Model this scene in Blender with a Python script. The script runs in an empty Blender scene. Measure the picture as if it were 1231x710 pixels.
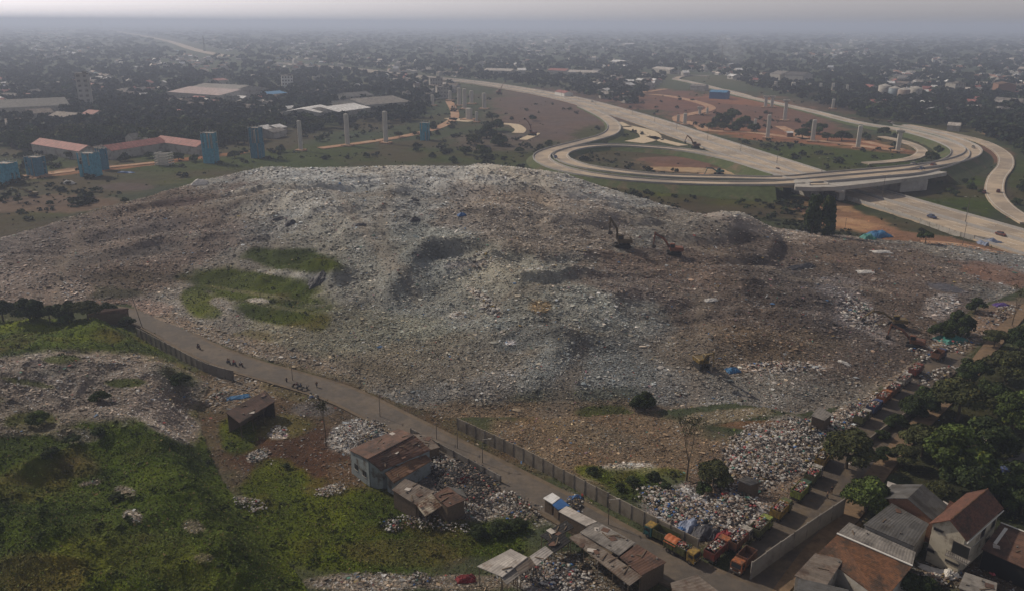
import bpy, math, random
import numpy as np
from mathutils import Vector, Matrix
R = math.radians
random.seed(7)
rng = np.random.default_rng(11)
scene = bpy.context.scene
COL = scene.collection

# ------------------------------------------------------------------ camera
W, H, F = 1231.0, 710.0, 957.0
CAMH = 80.0
pitch, roll = R(18.87), R(0.35)
fwd = Vector((0, math.cos(pitch), -math.sin(pitch)))
up0 = Vector((0, math.sin(pitch), math.cos(pitch)))
rt0 = Vector((1, 0, 0))
rt = rt0 * math.cos(roll) + up0 * math.sin(roll)
up = up0 * math.cos(roll) - rt0 * math.sin(roll)
cam = bpy.data.cameras.new('camera'); cam.sensor_width = 36; cam.lens = F / W * 36
cam.clip_start = 1; cam.clip_end = 60000
camo = bpy.data.objects.new('camera', cam); COL.objects.link(camo)
camo.matrix_world = Matrix(((rt.x, up.x, -fwd.x, 0), (rt.y, up.y, -fwd.y, 0), (rt.z, up.z, -fwd.z, CAMH), (0, 0, 0, 1)))
scene.camera = camo

def G(px, py, z=0.0):
    """world point on the horizontal plane z that the photo shows at (px, py)"""
    d = fwd * F + rt * (px - W / 2) + up * (H / 2 - py)
    t = (z - CAMH) / d.z
    return Vector((d.x * t, d.y * t, z))

FW, RT, UP = np.array(fwd), np.array(rt), np.array(up)
def project(x, y, z):
    p = np.stack([x, y, z - CAMH], -1)
    dep = p @ FW
    dep = np.where(dep < 1, 1, dep)
    return W / 2 + F * (p @ RT) / dep, H / 2 - F * (p @ UP) / dep, dep

# ------------------------------------------------------------------ noise
def _hash(ix, iy, seed):
    h = (ix.astype(np.int64) * 374761393 + iy.astype(np.int64) * 668265263 + seed * 144665) & 0xFFFFFFFF
    h = ((h ^ (h >> 13)) * 1274126177) & 0xFFFFFFFF
    return ((h ^ (h >> 16)) & 0xFFFFFF) / float(0xFFFFFF)
def vnoise(x, y, seed=0):
    ix, iy = np.floor(x), np.floor(y)
    fx, fy = x - ix, y - iy
    fx = fx * fx * (3 - 2 * fx); fy = fy * fy * (3 - 2 * fy)
    a, b = _hash(ix, iy, seed), _hash(ix + 1, iy, seed)
    c, d = _hash(ix, iy + 1, seed), _hash(ix + 1, iy + 1, seed)
    return (a * (1 - fx) + b * fx) * (1 - fy) + (c * (1 - fx) + d * fx) * fy
def fbm(x, y, scale, octaves=4, seed=0, gain=.5):
    s, a, t = 0, 1.0, 0
    for o in range(octaves):
        s = s + a * (vnoise(x / scale + 17.3 * o, y / scale - 9.1 * o, seed + o) - .5)
        t += a; a *= gain; scale /= 2.03
    return s / t * 2          # about -1..1
def sm(t):
    t = np.clip(t, 0, 1); return t * t * (3 - 2 * t)

def pts2(lst, z=0):
    out = []
    for p in lst:
        g = G(p[0], p[1], p[2] if len(p) > 2 else z); out.append((g.x, g.y))
    return out
def dist_poly(x, y, P):
    d = np.full(np.shape(x), 1e9)
    for (ax, ay), (bx, by) in zip(P[:-1], P[1:]):
        vx, vy = bx - ax, by - ay; L = vx * vx + vy * vy + 1e-9
        t = np.clip(((x - ax) * vx + (y - ay) * vy) / L, 0, 1)
        d = np.minimum(d, np.hypot(x - ax - t * vx, y - ay - t * vy))
    return d
def inside(x, y, P):
    r = np.zeros(np.shape(x), bool)
    n = len(P); j = n - 1
    for i in range(n):
        xi, yi = P[i]; xj, yj = P[j]
        if yi != yj:
            r ^= ((yi > y) != (yj > y)) & (x < (xj - xi) * (y - yi) / (yj - yi) + xi)
        j = i
    return r

# ------------------------------------------------------------------ terrain
FRONT = pts2([(-260, 378), (-60, 370), (60, 366), (155, 364), (185, 384), (240, 404), (300, 426), (360, 443), (420, 460), (480, 482), (540, 500), (620, 500), (700, 500), (790, 492),
              (880, 482), (960, 495), (1030, 482), (1080, 448), (1125, 408), (1165, 372), (1250, 338), (1400, 330)])
crest = [(1400, 322, 2), (1260, 326, 3), (1150, 300, 5), (1060, 288, 7), (960, 274, 8), (900, 262, 10), (830, 247, 12), (740, 224, 16), (680, 209, 19), (600, 199, 21), (480, 195, 22),
         (330, 195, 21), (250, 206, 19), (190, 219, 17), (100, 243, 14), (0, 272, 11), (-120, 300, 9), (-260, 330, 8)]
BACK = []
for a, b, z in crest:
    g = G(a, b, z); l = math.hypot(g.x, g.y); k = (l + 30) / l; BACK.append((g.x * k, g.y * k))
LAND = FRONT + BACK
_cx = np.array([c[0] for c in crest][::-1]); _cz = np.array([c[2] for c in crest][::-1])
HILL = pts2([(-260, 380), (0, 384), (90, 385), (150, 394), (212, 432), (252, 462), (236, 492), (246, 530), (268, 580), (322, 640), (380, 722), (400, 900), (-500, 900)])
HILLTOP = HILL[:8]
# long banks pushed up by the machines: px polyline, height, half width
RIDGES = [([(470, 318), (492, 300), (520, 290), (560, 290), (590, 298)], 2.3, 5), ([(620, 480), (680, 455), (740, 452), (790, 470)], 1.6, 7), ([(430, 430), (500, 420), (580, 425)], 1.5, 6), ([(880, 375), (940, 372), (990, 380)], 1.8, 6), ([(585, 408), (625, 408), (662, 395), (680, 372)], 3.0, 6), ([(400, 300), (420, 330), (450, 340)], 1.3, 7),
          ([(20, 352), (80, 345), (150, 348)], 2.4, 5), ([(50, 330), (110, 322), (190, 326)], 2.2, 5), ([(60, 308), (130, 300), (190, 292)], 2.0, 6), ([(130, 285), (190, 272), (240, 268)], 2.0, 6),
          ([(650, 455), (695, 436), (745, 440)], 1.3, 11), ([(420, 455), (520, 440), (620, 430), (700, 405)], 1.4, 8), ([(460, 410), (520, 398), (560, 400)], 1.8, 7),
          ([(850, 400), (920, 395), (990, 410), (1040, 440)], 2.6, 8), ([(860, 330), (930, 345), (1000, 350)], 2.2, 8), 
          ([(250, 330), (310, 322), (380, 335)], 3.0, 6), ([(260, 368), (330, 358), (400, 372)], 2.6, 6), ([(310, 300), (350, 297), (400, 306)], 2.4, 5), ([(230, 395), (300, 400), (370, 420)], 1.8, 6),
          ([(1040, 300), (1110, 315), (1180, 330)], 1.6, 6), ([(880, 440), (960, 455), (1040, 460)], 2.0, 8), ([(330, 240), (420, 250), (470, 240)], 1.8, 9)]
RW = []
for pl, a, w in RIDGES:
    q = []
    for (px, py) in pl:
        g = G(px, py, float(np.interp(px, _cx, _cz)) * .75); q.append((g.x, g.y))
    RW.append((q, a, w))
pk = G(884, 268, 11); EXP = [G(748, 285, 16), G(810, 294, 14), G(843, 430, 6)]
HR = [([(0, 470, 8), (90, 450, 8), (170, 462, 7)], 2.5, 8), ([(60, 640, 8), (170, 620, 7), (260, 660, 5)], 2.4, 8), ([(120, 500, 8), (190, 530, 7), (240, 590, 4)], 2.4, 6),
      ([(-20, 620, 9), (60, 690, 8), (120, 720, 8)], 2.2, 7)]
HRW = [([(G(*p).x, G(*p).y) for p in pl], a, w) for pl, a, w in HR]

def height(x, y, detail=True):
    x = np.asarray(x, float); y = np.asarray(y, float)
    z = np.zeros(x.shape)
    r = np.hypot(x, y)
    near = r < 900
    if near.any():
        X, Y = x[near], y[near]
        u, v, dep = project(X, Y, np.zeros(X.shape) + 8)
        ins = inside(X, Y, LAND)
        df, db = dist_poly(X, Y, FRONT), dist_poly(X, Y, BACK)
        top = np.interp(u, _cx, _cz)
        prof = (.11 * sm(df / 12) + .51 * sm(df / 85) + .38 * sm((df - 30) / 150)) * sm(db / 32)
        body = sm(df / 42) * sm((db - 8) / 60)
        n = fbm(X, Y, 46, 3, 3) * 2.7 + fbm(X * .35 + Y * .2, Y * 1.1 - X * .2, 15, 3, 8) * 2.6
        if detail: n = n + fbm(X, Y, 3.2, 3, 21) * .45
        tq = df / 23 + fbm(X, Y, 60, 3, 14) * 2.3
        fr = tq - np.floor(tq)
        terr = (sm((fr - .25) / .38) - fr) * 3.6 * sm((df - 14) / 45) * (.45 + .9 * vnoise(X / 34, Y / 34, 19))
        for ep in EXP: terr = terr * (1 - .95 * np.exp(-((np.hypot(X - ep.x, Y - ep.y)) / 24) ** 2))
        hz = top * prof + terr * body + n * body * np.clip(top / 12, .3, 1)
        for q, a, w in RW:
            dd = dist_poly(X, Y, q) * (1 + .5 * fbm(X, Y, 12, 2, 5))
            hz = hz + a * 1.5 * np.exp(-(dd / w) ** 2) * body
        dp = np.hypot(X - pk.x, Y - pk.y)
        hz = hz + 7.5 * np.exp(-(dp / 11) ** 2) * sm(db / 22)
        hz = np.maximum(hz, -.02) + (-.32 - .3 * fbm(X, Y, 5, 3, 41)) * (1 - sm(df / 9)) * (u > 430) 
        Z = np.where(ins, hz, 0)
        # overgrown hill
        ih = inside(X, Y, HILL)
        dh = dist_poly(X, Y, HILL)
        bodyh = sm(dh / 10)
        hh = 8.5 * (.35 * sm(dh / 9) + .65 * sm(dh / 50)) + (fbm(X, Y, 34, 3, 31) * 3.6 + (.5 - np.abs(fbm(X, Y, 13, 3, 33))) * 3.0 + fbm(X, Y, 3.5, 3, 35) * .55) * bodyh
        for q, a, w in HRW:
            hh = hh + a * np.exp(-(dist_poly(X, Y, q) / w) ** 2) * bodyh
        Z = np.where(ih, np.maximum(hh, -.02), Z)
        g = ~(ins | ih)
        Z = np.where(g, -.32 - .3 * fbm(X, Y, 5, 3, 41), Z)
        z[near] = Z
    z[~near] = -.4
    return z

def hit(px, py):
    """terrain point seen at a pixel of the photo"""
    d = fwd * F + rt * (px - W / 2) + up * (H / 2 - py); d.normalize()
    t = np.arange(80, 1000, 5.0)
    for q in range(2):
        X, Y, Z = d.x * t, d.y * t, CAMH + d.z * t
        hh = height(X, Y)
        k = int(np.argmax(Z <= hh))
        if Z[k] > hh[k]: return G(px, py, -.4)
        if q == 0: t = np.linspace(t[max(k - 1, 0)], t[k], 26)
    return Vector((X[k], Y[k], float(hh[k])))
def zat(x, y): return float(height(np.array([x]), np.array([y]))[0])

# ------------------------------------------------------------------ paint: what lies where (soil, grass, litter), surface colours, with the shade of some banks painted in
# vector: r g b grass litter white
def V(r, g, b, gr=0, li=0, wh=0): return np.array([r, g, b, gr, li, wh], float)
GRASS = V(.048, .066, .013, 1, 0, 0)
GRASS2 = V(.062, .068, .02, .8, 0, 0)
RED = V(.20, .098, .06, 0, .0, 0)
BROWN = V(.105, .07, .05, .1, .15, .05)
BG = [  # flat ground beyond and around
    (620, 150, 900, 60, 0, V(.055, .07, .035, .4), .9), (230, 200, 260, 22, -4, GRASS, .8), (100, 225, 120, 14, -5, V(.075, .075, .04, .4), .8), (60, 247, 90, 12, -3, V(.11, .075, .055, .1), .9),
    (20, 262, 60, 6, -3, GRASS, .8), (180, 197, 130, 2.5, -7, RED * 1.2, .8), (75, 207, 60, 3, -8, V(.26, .16, .11), .9), (150, 225, 40, 5, 0, V(.07, .05, .05), .8),
    (680, 140, 90, 34, 8, V(.10, .07, .062, .1), .9), (730, 165, 40, 14, 0, GRASS, .7), (600, 170, 60, 12, 0, V(.085, .065, .055, .2), .8), (560, 190, 90, 8, 0, GRASS, .7),
    (830, 195, 70, 13, 3, V(.13, .075, .06, .1), .9), (760, 184, 60, 5, 2, GRASS, .6), (900, 205, 40, 7, 10, GRASS, .7), (860, 206, 80, 3, 3, V(.34, .26, .18), .9),
    (790, 120, 70, 14, 4, V(.13, .07, .055, .1), .8), (900, 140, 110, 24, 8, V(.13, .07, .055, .1), .85), (960, 166, 120, 7, 5, RED, .9), (1040, 178, 70, 4, 5, RED * 1.15, .85), (900, 122, 60, 5, 5, RED, .8),
    (1000, 190, 110, 14, 4, GRASS * 1.1, .9), (1080, 205, 40, 9, 5, GRASS, .9), (1010, 130, 60, 6, 5, V(.12, .08, .06, .3), .7), (1160, 230, 50, 24, 20, GRASS * 1.05, .95), (1110, 250, 60, 14, 12, GRASS, .9),
    (1170, 152, 60, 16, 8, V(.09, .085, .04, .5), .8), (1205, 160, 26, 7, 10, V(.27, .17, .11), .9), (1190, 185, 30, 10, 10, V(.13, .07, .055), .8), (1225, 215, 14, 24, 0, GRASS, .9),
    (880, 236, 190, 13, 4, GRASS * .95, .95), (740, 220, 110, 10, 8, GRASS, .9), (1010, 262, 60, 14, 12, V(.20, .12, .08, 0, .1), .9), (1035, 272, 40, 6, 10, V(.30, .20, .13), .9), (1150, 300, 110, 12, 11, V(.19, .11, .075, 0, .2), .9),
    (1190, 318, 60, 8, 12, V(.24, .13, .085), .9), (1000, 246, 35, 5, 15, V(.3, .2, .13), .8), (1080, 296, 40, 5, 5, V(.11, .08, .065, 0, .3), .8),
    # right foot, between the landfill and the truck road, village on the right
    (760, 540, 170, 45, 8, V(.155, .115, .08, 0, .75, .08), 1), (700, 520, 60, 14, 12, V(.165, .135, .10, 0, .9, .12), .8), (640, 530, 60, 16, 25, V(.16, .13, .10, 0, .9, .12), .8), (900, 590, 110, 60, -20, V(.14, .105, .08, 0, .9, .2), 1),
    (930, 545, 62, 38, -12, V(.33, .29, .26, 0, 1, .75), .95), (830, 612, 62, 26, 22, V(.30, .28, .28, 0, 1, .8), .95), (880, 618, 40, 28, 0, V(.26, .22, .2, 0, 1, .6), .9), (745, 567, 40, 9, -5, V(.42, .39, .35, 0, 1, .9), .95),
    (905, 510, 50, 6, 0, V(.14, .08, .05, 0, .2), .8), (870, 500, 60, 9, -8, V(.22, .18, .13, 0, 1, .3), .8), (770, 585, 45, 16, 15, GRASS * .9, .9), (790, 572, 40, 10, 0, GRASS * .8, .8), (712, 568, 20, 8, 15, GRASS * .9, .9), (905, 572, 30, 9, 0, V(.13, .085, .055, 0, .2), .9),
    (1020, 500, 50, 16, -35, V(.26, .22, .19, 0, 1, .5), .9), (1085, 455, 30, 14, -35, V(.24, .2, .17, 0, 1, .5), .9), (1150, 405, 46, 22, -20, V(.21, .17, .145, 0, 1, .45), .9), (1200, 380, 40, 18, -20, V(.2, .15, .12, 0, .9, .4), .9),
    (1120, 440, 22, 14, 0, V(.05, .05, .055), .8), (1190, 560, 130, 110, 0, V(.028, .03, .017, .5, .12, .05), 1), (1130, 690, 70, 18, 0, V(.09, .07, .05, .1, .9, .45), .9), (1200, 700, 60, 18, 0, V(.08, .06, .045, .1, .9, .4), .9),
    # left of the main road: yards and heaps
    (420, 560, 230, 95, 20, V(.085, .062, .042, .05, .5, .1), 1), (290, 470, 60, 26, -15, V(.17, .14, .11, 0, 1, .35), .9), (350, 470, 40, 12, 15, V(.10, .085, .05, .5, .4, .2), .8), (350, 545, 80, 46, 8, V(.055, .030, .019, 0, .35, .12), .95),
    (330, 512, 52, 15, -5, V(.085, .08, .035, .5, .3, .1), .8), (378, 492, 30, 10, 0, V(.10, .09, .085, 0, .5, .2), .9), (432, 520, 38, 19, -15, V(.30, .28, .26, 0, 1, .8), .95), (333, 522, 12, 5, 0, V(.35, .32, .3, 0, 1, .8), .9), (310, 548, 14, 6, -20, V(.3, .27, .25, 0, 1, .8), .9),
    (300, 605, 22, 9, 10, V(.30, .27, .25, 0, 1, .8), .9), (398, 590, 22, 7, -15, V(.30, .27, .25, 0, 1, .8), .9), (425, 575, 30, 18, 20, V(.10, .07, .048, 0, .6, .2), .8),
    (560, 585, 80, 34, 25, V(.13, .12, .115, 0, 1, .35), .95), (540, 560, 34, 14, 25, V(.36, .34, .33, 0, 1, .8), .95), (600, 610, 60, 22, 18, V(.26, .22, .18, 0, 1, .5), .95), (515, 628, 60, 12, 10, V(.20, .17, .13, .1, 1, .4), .8),
    (680, 615, 30, 24, 20, V(.2, .17, .14, 0, .9, .4), .9), (690, 690, 60, 30, 10, V(.11, .085, .06, 0, .8, .4), .95), (655, 698, 46, 20, 10, V(.27, .24, .22, 0, 1, .7), .9),
    (405, 640, 130, 52, 12, GRASS, 1), (330, 590, 40, 40, 30, GRASS, .9), (450, 610, 44, 26, 10, GRASS, .95), (560, 648, 90, 22, 8, GRASS, .95), (600, 640, 50, 18, -15, GRASS * .9, .95), (455, 582, 20, 10, 20, GRASS, .8), (480, 664, 70, 18, 0, V(.07, .065, .025, .8, .1), .8), (285, 520, 26, 26, 0, GRASS, .9),
    (440, 700, 80, 12, 0, V(.2, .17, .14, 0, 1, .4), .95), (560, 700, 60, 10, 0, V(.17, .14, .11, .1, .9, .35), .9),
    (960, 628, 78, 5, -42, V(.27, .24, .2, 0, 1, .6), .8), (985, 650, 46, 70, 38, V(.13, .085, .05, 0, .15, .05), .95), (1040, 575, 60, 20, -40, V(.13, .09, .055, 0, .1), .9),
]
LG = [  # landfill
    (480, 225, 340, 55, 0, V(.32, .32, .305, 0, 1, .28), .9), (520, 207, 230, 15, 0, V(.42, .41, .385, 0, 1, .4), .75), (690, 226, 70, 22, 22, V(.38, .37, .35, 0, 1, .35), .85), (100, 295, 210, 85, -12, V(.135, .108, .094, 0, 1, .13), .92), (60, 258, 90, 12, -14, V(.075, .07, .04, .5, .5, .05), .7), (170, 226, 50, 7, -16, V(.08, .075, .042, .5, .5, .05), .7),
    (110, 338, 115, 9, -3, V(.085, .075, .065, .3, .5), .85), (135, 308, 85, 7, -8, V(.09, .08, .075, .1, .6), .8), (170, 276, 70, 7, -10, V(.10, .085, .08, 0, .6), .8), (215, 243, 32, 5, -5, V(.06, .045, .045, 0, .4), .9), (130, 352, 45, 7, 0, V(.05, .052, .035, .5, .3), .8),  # dark bands: shade of the left banks painted in, some with sparse growth
    (40, 345, 60, 20, 0, V(.24, .20, .18, 0, 1, .3), .7), (85, 350, 24, 12, 0, V(.27, .23, .21, 0, 1, .45), .7),
    (600, 340, 280, 90, 0, V(.235, .238, .215, 0, 1, .22), .9), (380, 350, 100, 60, 0, V(.20, .19, .165, 0, 1, .16), .6), (420, 400, 130, 30, 5, V(.17, .165, .12, .1, 1, .1), .6), (560, 430, 200, 28, -8, V(.175, .15, .115, 0, 1, .12), .7), (700, 445, 90, 40, -8, V(.185, .19, .18, 0, 1, .14), .85),
    (540, 298, 52, 12, -8, V(.12, .122, .115, .05, .9, .1), .8), (640, 405, 48, 14, -15, V(.125, .13, .125, 0, .9, .08), .8), (395, 320, 30, 12, 0, V(.12, .125, .115, .1, .9, .1), .6), (470, 250, 60, 20, 0, V(.24, .235, .22, 0, 1, .2), .6),  # darker arcs put the shade of the bank slopes into the ground colour
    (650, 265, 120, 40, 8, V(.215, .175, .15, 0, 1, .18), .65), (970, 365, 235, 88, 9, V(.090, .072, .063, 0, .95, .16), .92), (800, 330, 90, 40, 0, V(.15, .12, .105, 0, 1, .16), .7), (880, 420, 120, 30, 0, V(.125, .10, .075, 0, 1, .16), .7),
    (640, 500, 160, 22, 0, V(.145, .125, .095, .1, 1, .1), .7), (700, 480, 90, 14, 0, V(.08, .082, .055, .5, .6), .6), (760, 510, 110, 18, 0, V(.165, .115, .08, 0, .6, .1), .8),
    (885, 248, 48, 18, 6, V(.34, .33, .31, 0, 1, .2), .9), (960, 285, 110, 9, 14, V(.27, .24, .22, 0, 1, .25), .8), (1090, 318, 130, 16, 12, V(.14, .11, .092, 0, 1, .16), .85), (1110, 350, 90, 14, 12, V(.15, .122, .11, 0, .9, .22), .6), (1200, 330, 50, 12, 14, V(.15, .085, .06, .1, .4, .1), .8), (1135, 346, 24, 5, 10, V(.09, .09, .105, 0, .2), .9),
    (1020, 300, 40, 6, 5, V(.07, .06, .055, 0, .6), .8), (1030, 375, 30, 22, 30, V(.22, .19, .185, 0, 1, .5), .7), (1040, 390, 40, 8, 35, V(.25, .22, .21, 0, 1, .5), .8), (1130, 368, 22, 14, -20, V(.3, .28, .28, 0, 1, .6), .8), (940, 441, 60, 7, 0, V(.3, .25, .22, 0, 1, .6), .9), (1010, 345, 28, 12, 0, V(.2, .18, .18, 0, 1, .45), .5),
    (580, 358, 26, 4, 35, V(.5, .47, .43, 0, 1, .9), .9), (590, 373, 14, 3, 30, V(.6, .56, .52, 0, 1, .95), .9), (550, 378, 9, 3.5, 0, V(.5, .47, .43, 0, 1, .9), .9), (650, 368, 12, 7, 0, V(.26, .18, .09, 0, 1, .3), .7), (560, 318, 30, 4, -5, V(.38, .35, .32, 0, 1, .6), .8), (614, 412, 6, 3, 0, V(.55, .5, .5, 0, 1, .9), .9),
    (300, 345, 84, 24, 9, GRASS * .7, 1), (345, 312, 62, 13, 5, GRASS * .7, 1), (330, 376, 50, 13, 10, GRASS * .68, 1), (236, 360, 20, 20, 0, GRASS * .8, .95), (375, 385, 20, 12, 0, GRASS * .75, .8), (300, 405, 26, 8, 0, V(.09, .085, .05, .5, .5), .8), (250, 375, 18, 10, 0, GRASS * .8, .9), (300, 352, 60, 2.2, 9, V(.14, .135, .09, .3, .8, .2), .5), (330, 368, 46, 2, 10, V(.14, .135, .09, .3, .8, .2), .5), (345, 329, 46, 3, 6, V(.3, .29, .27, 0, 1, .4), .8), (310, 361, 14, 2.5, 5, V(.33, .31, .29, 0, 1, .4), .8),
    (380, 450, 60, 10, 15, V(.13, .11, .075, .3, .9, .12), .7), (260, 405, 60, 10, 20, V(.2, .165, .13, 0, 1, .35), .8), (340, 425, 70, 8, 17, V(.19, .16, .13, 0, 1, .3), .8), (200, 385, 40, 12, 15, V(.2, .16, .13, 0, 1, .3), .8), (160, 370, 60, 10, 0, V(.22, .16, .14, 0, 1, .3), .6),
    (690, 497, 190, 15, 0, V(.155, .120, .086, 0, .8, .1), .85), (725, 495, 30, 8, 0, GRASS * .7, .8), (460, 445, 40, 8, 10, V(.12, .105, .08, .2, .8), .6),
]
HG = [  # overgrown hill
    (120, 462, 160, 44, 5, V(.195, .165, .14, 0, 1, .25), 1), (200, 500, 52, 24, 30, V(.23, .20, .18, 0, 1, .3), .95), (30, 500, 90, 22, -5, V(.19, .16, .135, 0, 1, .25), .9), (220, 460, 40, 18, 25, V(.13, .125, .11, .1, .9, .2), .7), (100, 405, 150, 16, 3, GRASS * 1.15, 1), (0, 408, 80, 18, 0, GRASS * 1.15, 1),
    (180, 414, 40, 10, 20, GRASS * 1.1, .9), (150, 460, 26, 6, 0, GRASS * .8, .9), (75, 432, 20, 5, 0, GRASS, .8), (35, 460, 30, 4, 10, GRASS * .9, .7), (70, 445, 30, 5, -10, V(.08, .08, .07, .2, .8), .5), (215, 452, 24, 9, 20, V(.05, .06, .035, .7, .4), .8),
    (38, 505, 34, 12, 0, GRASS2, .9), (55, 515, 40, 8, 0, V(.15, .13, .09, .2, .8, .2), .7), (90, 523, 30, 10, 0, V(.14, .12, .1, 0, .9, .3), .7), (150, 590, 14, 6, 15, V(.2, .16, .13, 0, .9, .4), .8), (160, 620, 12, 7, 20, V(.22, .18, .15, 0, .9, .4), .8), (232, 632, 14, 8, 10, V(.16, .13, .10, .1, .8, .3), .7),
    (110, 580, 16, 3, -10, V(.22, .18, .15, 0, 1, .4), .8), (95, 560, 30, 14, 10, V(.095, .075, .035, .7, .15), .6), (60, 610, 26, 60, 10, GRASS * 1.2, .5), (120, 660, 40, 30, 20, GRASS2, .5), (40, 690, 60, 24, 0, V(.085, .065, .03, .8, .1), .6), (200, 670, 60, 30, 30, GRASS2, .5), (245, 670, 12, 5, 0, V(.15, .13, .1, .3, .6, .2), .6),
]
TRACKS = []
for pl in ([(462, 212), (470, 235), (456, 262), (468, 290), (500, 318)], [(400, 235), (430, 262), (470, 300)], [(705, 372), (690, 400), (655, 440), (600, 462), (540, 470)], [(842, 340), (848, 380), (838, 430), (850, 470)], [(330, 435), (400, 440), (470, 458), (560, 448), (640, 428), (690, 395)],
           [(95, 268), (70, 300), (52, 345)], [(560, 340), (620, 330), (700, 325), (790, 335), (850, 350)], [(700, 250), (780, 275), (860, 300), (960, 330), (1060, 335)], [(870, 470), (940, 460), (1010, 450), (1060, 430)], [(210, 250), (300, 240), (380, 235), (470, 238)], [(260, 390), (330, 400), (420, 395), (480, 405)]):
    q = []
    for px, py in pl:
        g = G(px, py, float(np.interp(px, _cx, _cz)) * .8); q.append((g.x, g.y))
    TRACKS.append(q)
def paint(x, y, z):
    u, v, dep = project(x, y, z)
    r = np.hypot(x, y)
    n1, n2 = fbm(x, y, 22, 4, 51), fbm(x, y, 22, 4, 57)
    n3 = fbm(x, y, 5, 3, 61)
    wob = 1 + .30 * n1 + .25 * n3
    def layer(base, lst):
        A = np.repeat(base[None, :], len(x), 0)
        for cx, cy, rx, ry, rot, vec, st in lst:
            m = np.abs(u - cx) < (rx + ry) * 1.6
            m &= np.abs(v - cy) < (ry + rx * abs(math.sin(R(rot)))) * 1.8 + 3
            if not m.any(): continue
            c, s = math.cos(R(rot)), math.sin(R(rot))
            du, dv = u[m] - cx, v[m] - cy
            a, b = (du * c + dv * s) / rx, (-du * s + dv * c) / ry
            q = np.hypot(a, b) * wob[m]
            w = (1 - sm((q - .78) / .42)) * st
            A[m] = A[m] * (1 - w[:, None]) + vec[None, :] * w[:, None]
        return A
    bg = layer(V(.05, .058, .034, .4, .1), BG)
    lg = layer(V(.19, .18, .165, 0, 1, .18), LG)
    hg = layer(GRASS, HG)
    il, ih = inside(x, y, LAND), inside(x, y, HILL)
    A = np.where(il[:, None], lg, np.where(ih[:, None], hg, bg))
    # natural mottling of the surface itself
    m1, m2 = fbm(x, y, 9, 4, 71), fbm(x, y, 2.2, 3, 77)
    f = 1 + .22 * m1 + .28 * m2
    gm = A[:, 3] * (r < 420)
    k1 = np.clip(fbm(x, y, 15, 3, 87) * 1.7, -1, 1)[:, None] * gm[:, None]
    A[:, :3] *= np.where(k1 > 0, 1 + k1 * np.array([[.75, .55, .25]]), 1 + k1 * np.array([[.45, .40, .35]]))
    k2 = np.clip(fbm(x, y, 11, 3, 89) * 2.2 - .55, 0, 1)[:, None] * gm[:, None]
    A[:, :3] = A[:, :3] * (1 - k2 * .6) + np.array([[.095, .062, .026]]) * k2 * .6
    A[:, :3] *= f[:, None]
    t = fbm(x, y, 30, 3, 81)
    A[:, 0] *= 1 + .09 * t; A[:, 2] *= 1 - .12 * t
    fld = np.clip(fbm(x, y, 40, 4, 97) * 2.2 + .25, 0, 1)[:, None] * ((r > 300) * (A[:, 3] > .3))[:, None]
    A[:, :3] = A[:, :3] * (1 - .65 * fld) + np.array([[.085, .062, .042]]) * .65 * fld
    mid = ((r > 300) & ~il & ~ih & (A[:, 3] > .3))[:, None]
    A[:, :3] = np.where(mid, A[:, :3] * .70, A[:, :3])
    far = r > 1100
    if far.any():
        k = fbm(x, y, 260, 4, 91)[far]
        c = np.stack([.055 + .05 * np.clip(k, 0, 1), .07 + .03 * np.clip(k, 0, 1), .042 + .02 * np.clip(k, 0, 1)], -1)
        A[far, :3] = A[far, :3] * .3 + c * .7
    lum = A[:, :3] @ np.array([.3, .5, .2])
    A[:, :3] = lum[:, None] + (A[:, :3] - lum[:, None]) * np.where(il, 1.12, 1.2)[:, None]
    for k_, q in enumerate(TRACKS):
        d = dist_poly(x, y, q) * (1 + .5 * n3); w_ = (np.exp(-(d / 2.2) ** 2) * il * .5)[:, None]
        A[:, :3] = A[:, :3] * (1 - w_) + np.array([[.185, .155, .125]]) * (1.15 if k_ % 2 else .8) * w_
        A[:, 4] *= 1 - .6 * w_[:, 0]; A[:, 5] *= 1 - w_[:, 0]; A[:, 3] *= 1 - w_[:, 0]
    # loose and compacted surfaces of the tip differ from terrace to terrace
    tt = fbm(x, y, 14, 4, 93) * il
    A[:, :3] *= (1 + .24 * tt)[:, None]
    A[:, 5] *= np.clip(1 + 1.6 * fbm(x, y, 8, 3, 95), .15, 2.2)
    A[:, :3] = np.clip(A[:, :3], .006, .8)
    return A, il, ih

# ------------------------------------------------------------------ helpers
def tag(o, label=None, cat=None, group=None, kind=None):
    for k, v in (('label', label), ('category', cat), ('group', group), ('kind', kind)):
        if v: o[k] = v
    return o
def empty(name, loc, rz=0, label=None, cat=None, group=None):
    o = bpy.data.objects.new(name, None); COL.objects.link(o)
    o.location = loc; o.rotation_euler = (0, 0, rz); o.empty_display_size = .5
    return tag(o, label, cat, group)
def link(name, me, m, parent=None):
    o = bpy.data.objects.new(name, me); COL.objects.link(o)
    if m is not None and not me.materials: me.materials.append(m)
    if parent is not None: o.parent = parent
    return o
def mesh_np(name, verts, faces, col=None, smooth=False):
    """verts (n,3), faces (m,k) arrays"""
    me = bpy.data.meshes.new(name)
    n, m, k = len(verts), len(faces), faces.shape[1]
    me.vertices.add(n); me.vertices.foreach_set('co', np.asarray(verts, np.float32).ravel())
    me.loops.add(m * k); me.loops.foreach_set('vertex_index', faces.astype(np.int32).ravel())
    me.polygons.add(m); me.polygons.foreach_set('loop_start', np.arange(0, m * k, k, dtype=np.int32))
    me.update(calc_edges=True)
    me.polygons.foreach_set('use_smooth', np.full(m, smooth))
    if col is not None:
        a = me.attributes.new('Col', 'FLOAT_COLOR', 'POINT')
        c = np.ones((n, 4), np.float32); c[:, :3] = col
        a.data.foreach_set('color', c.ravel())
    return me

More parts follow.
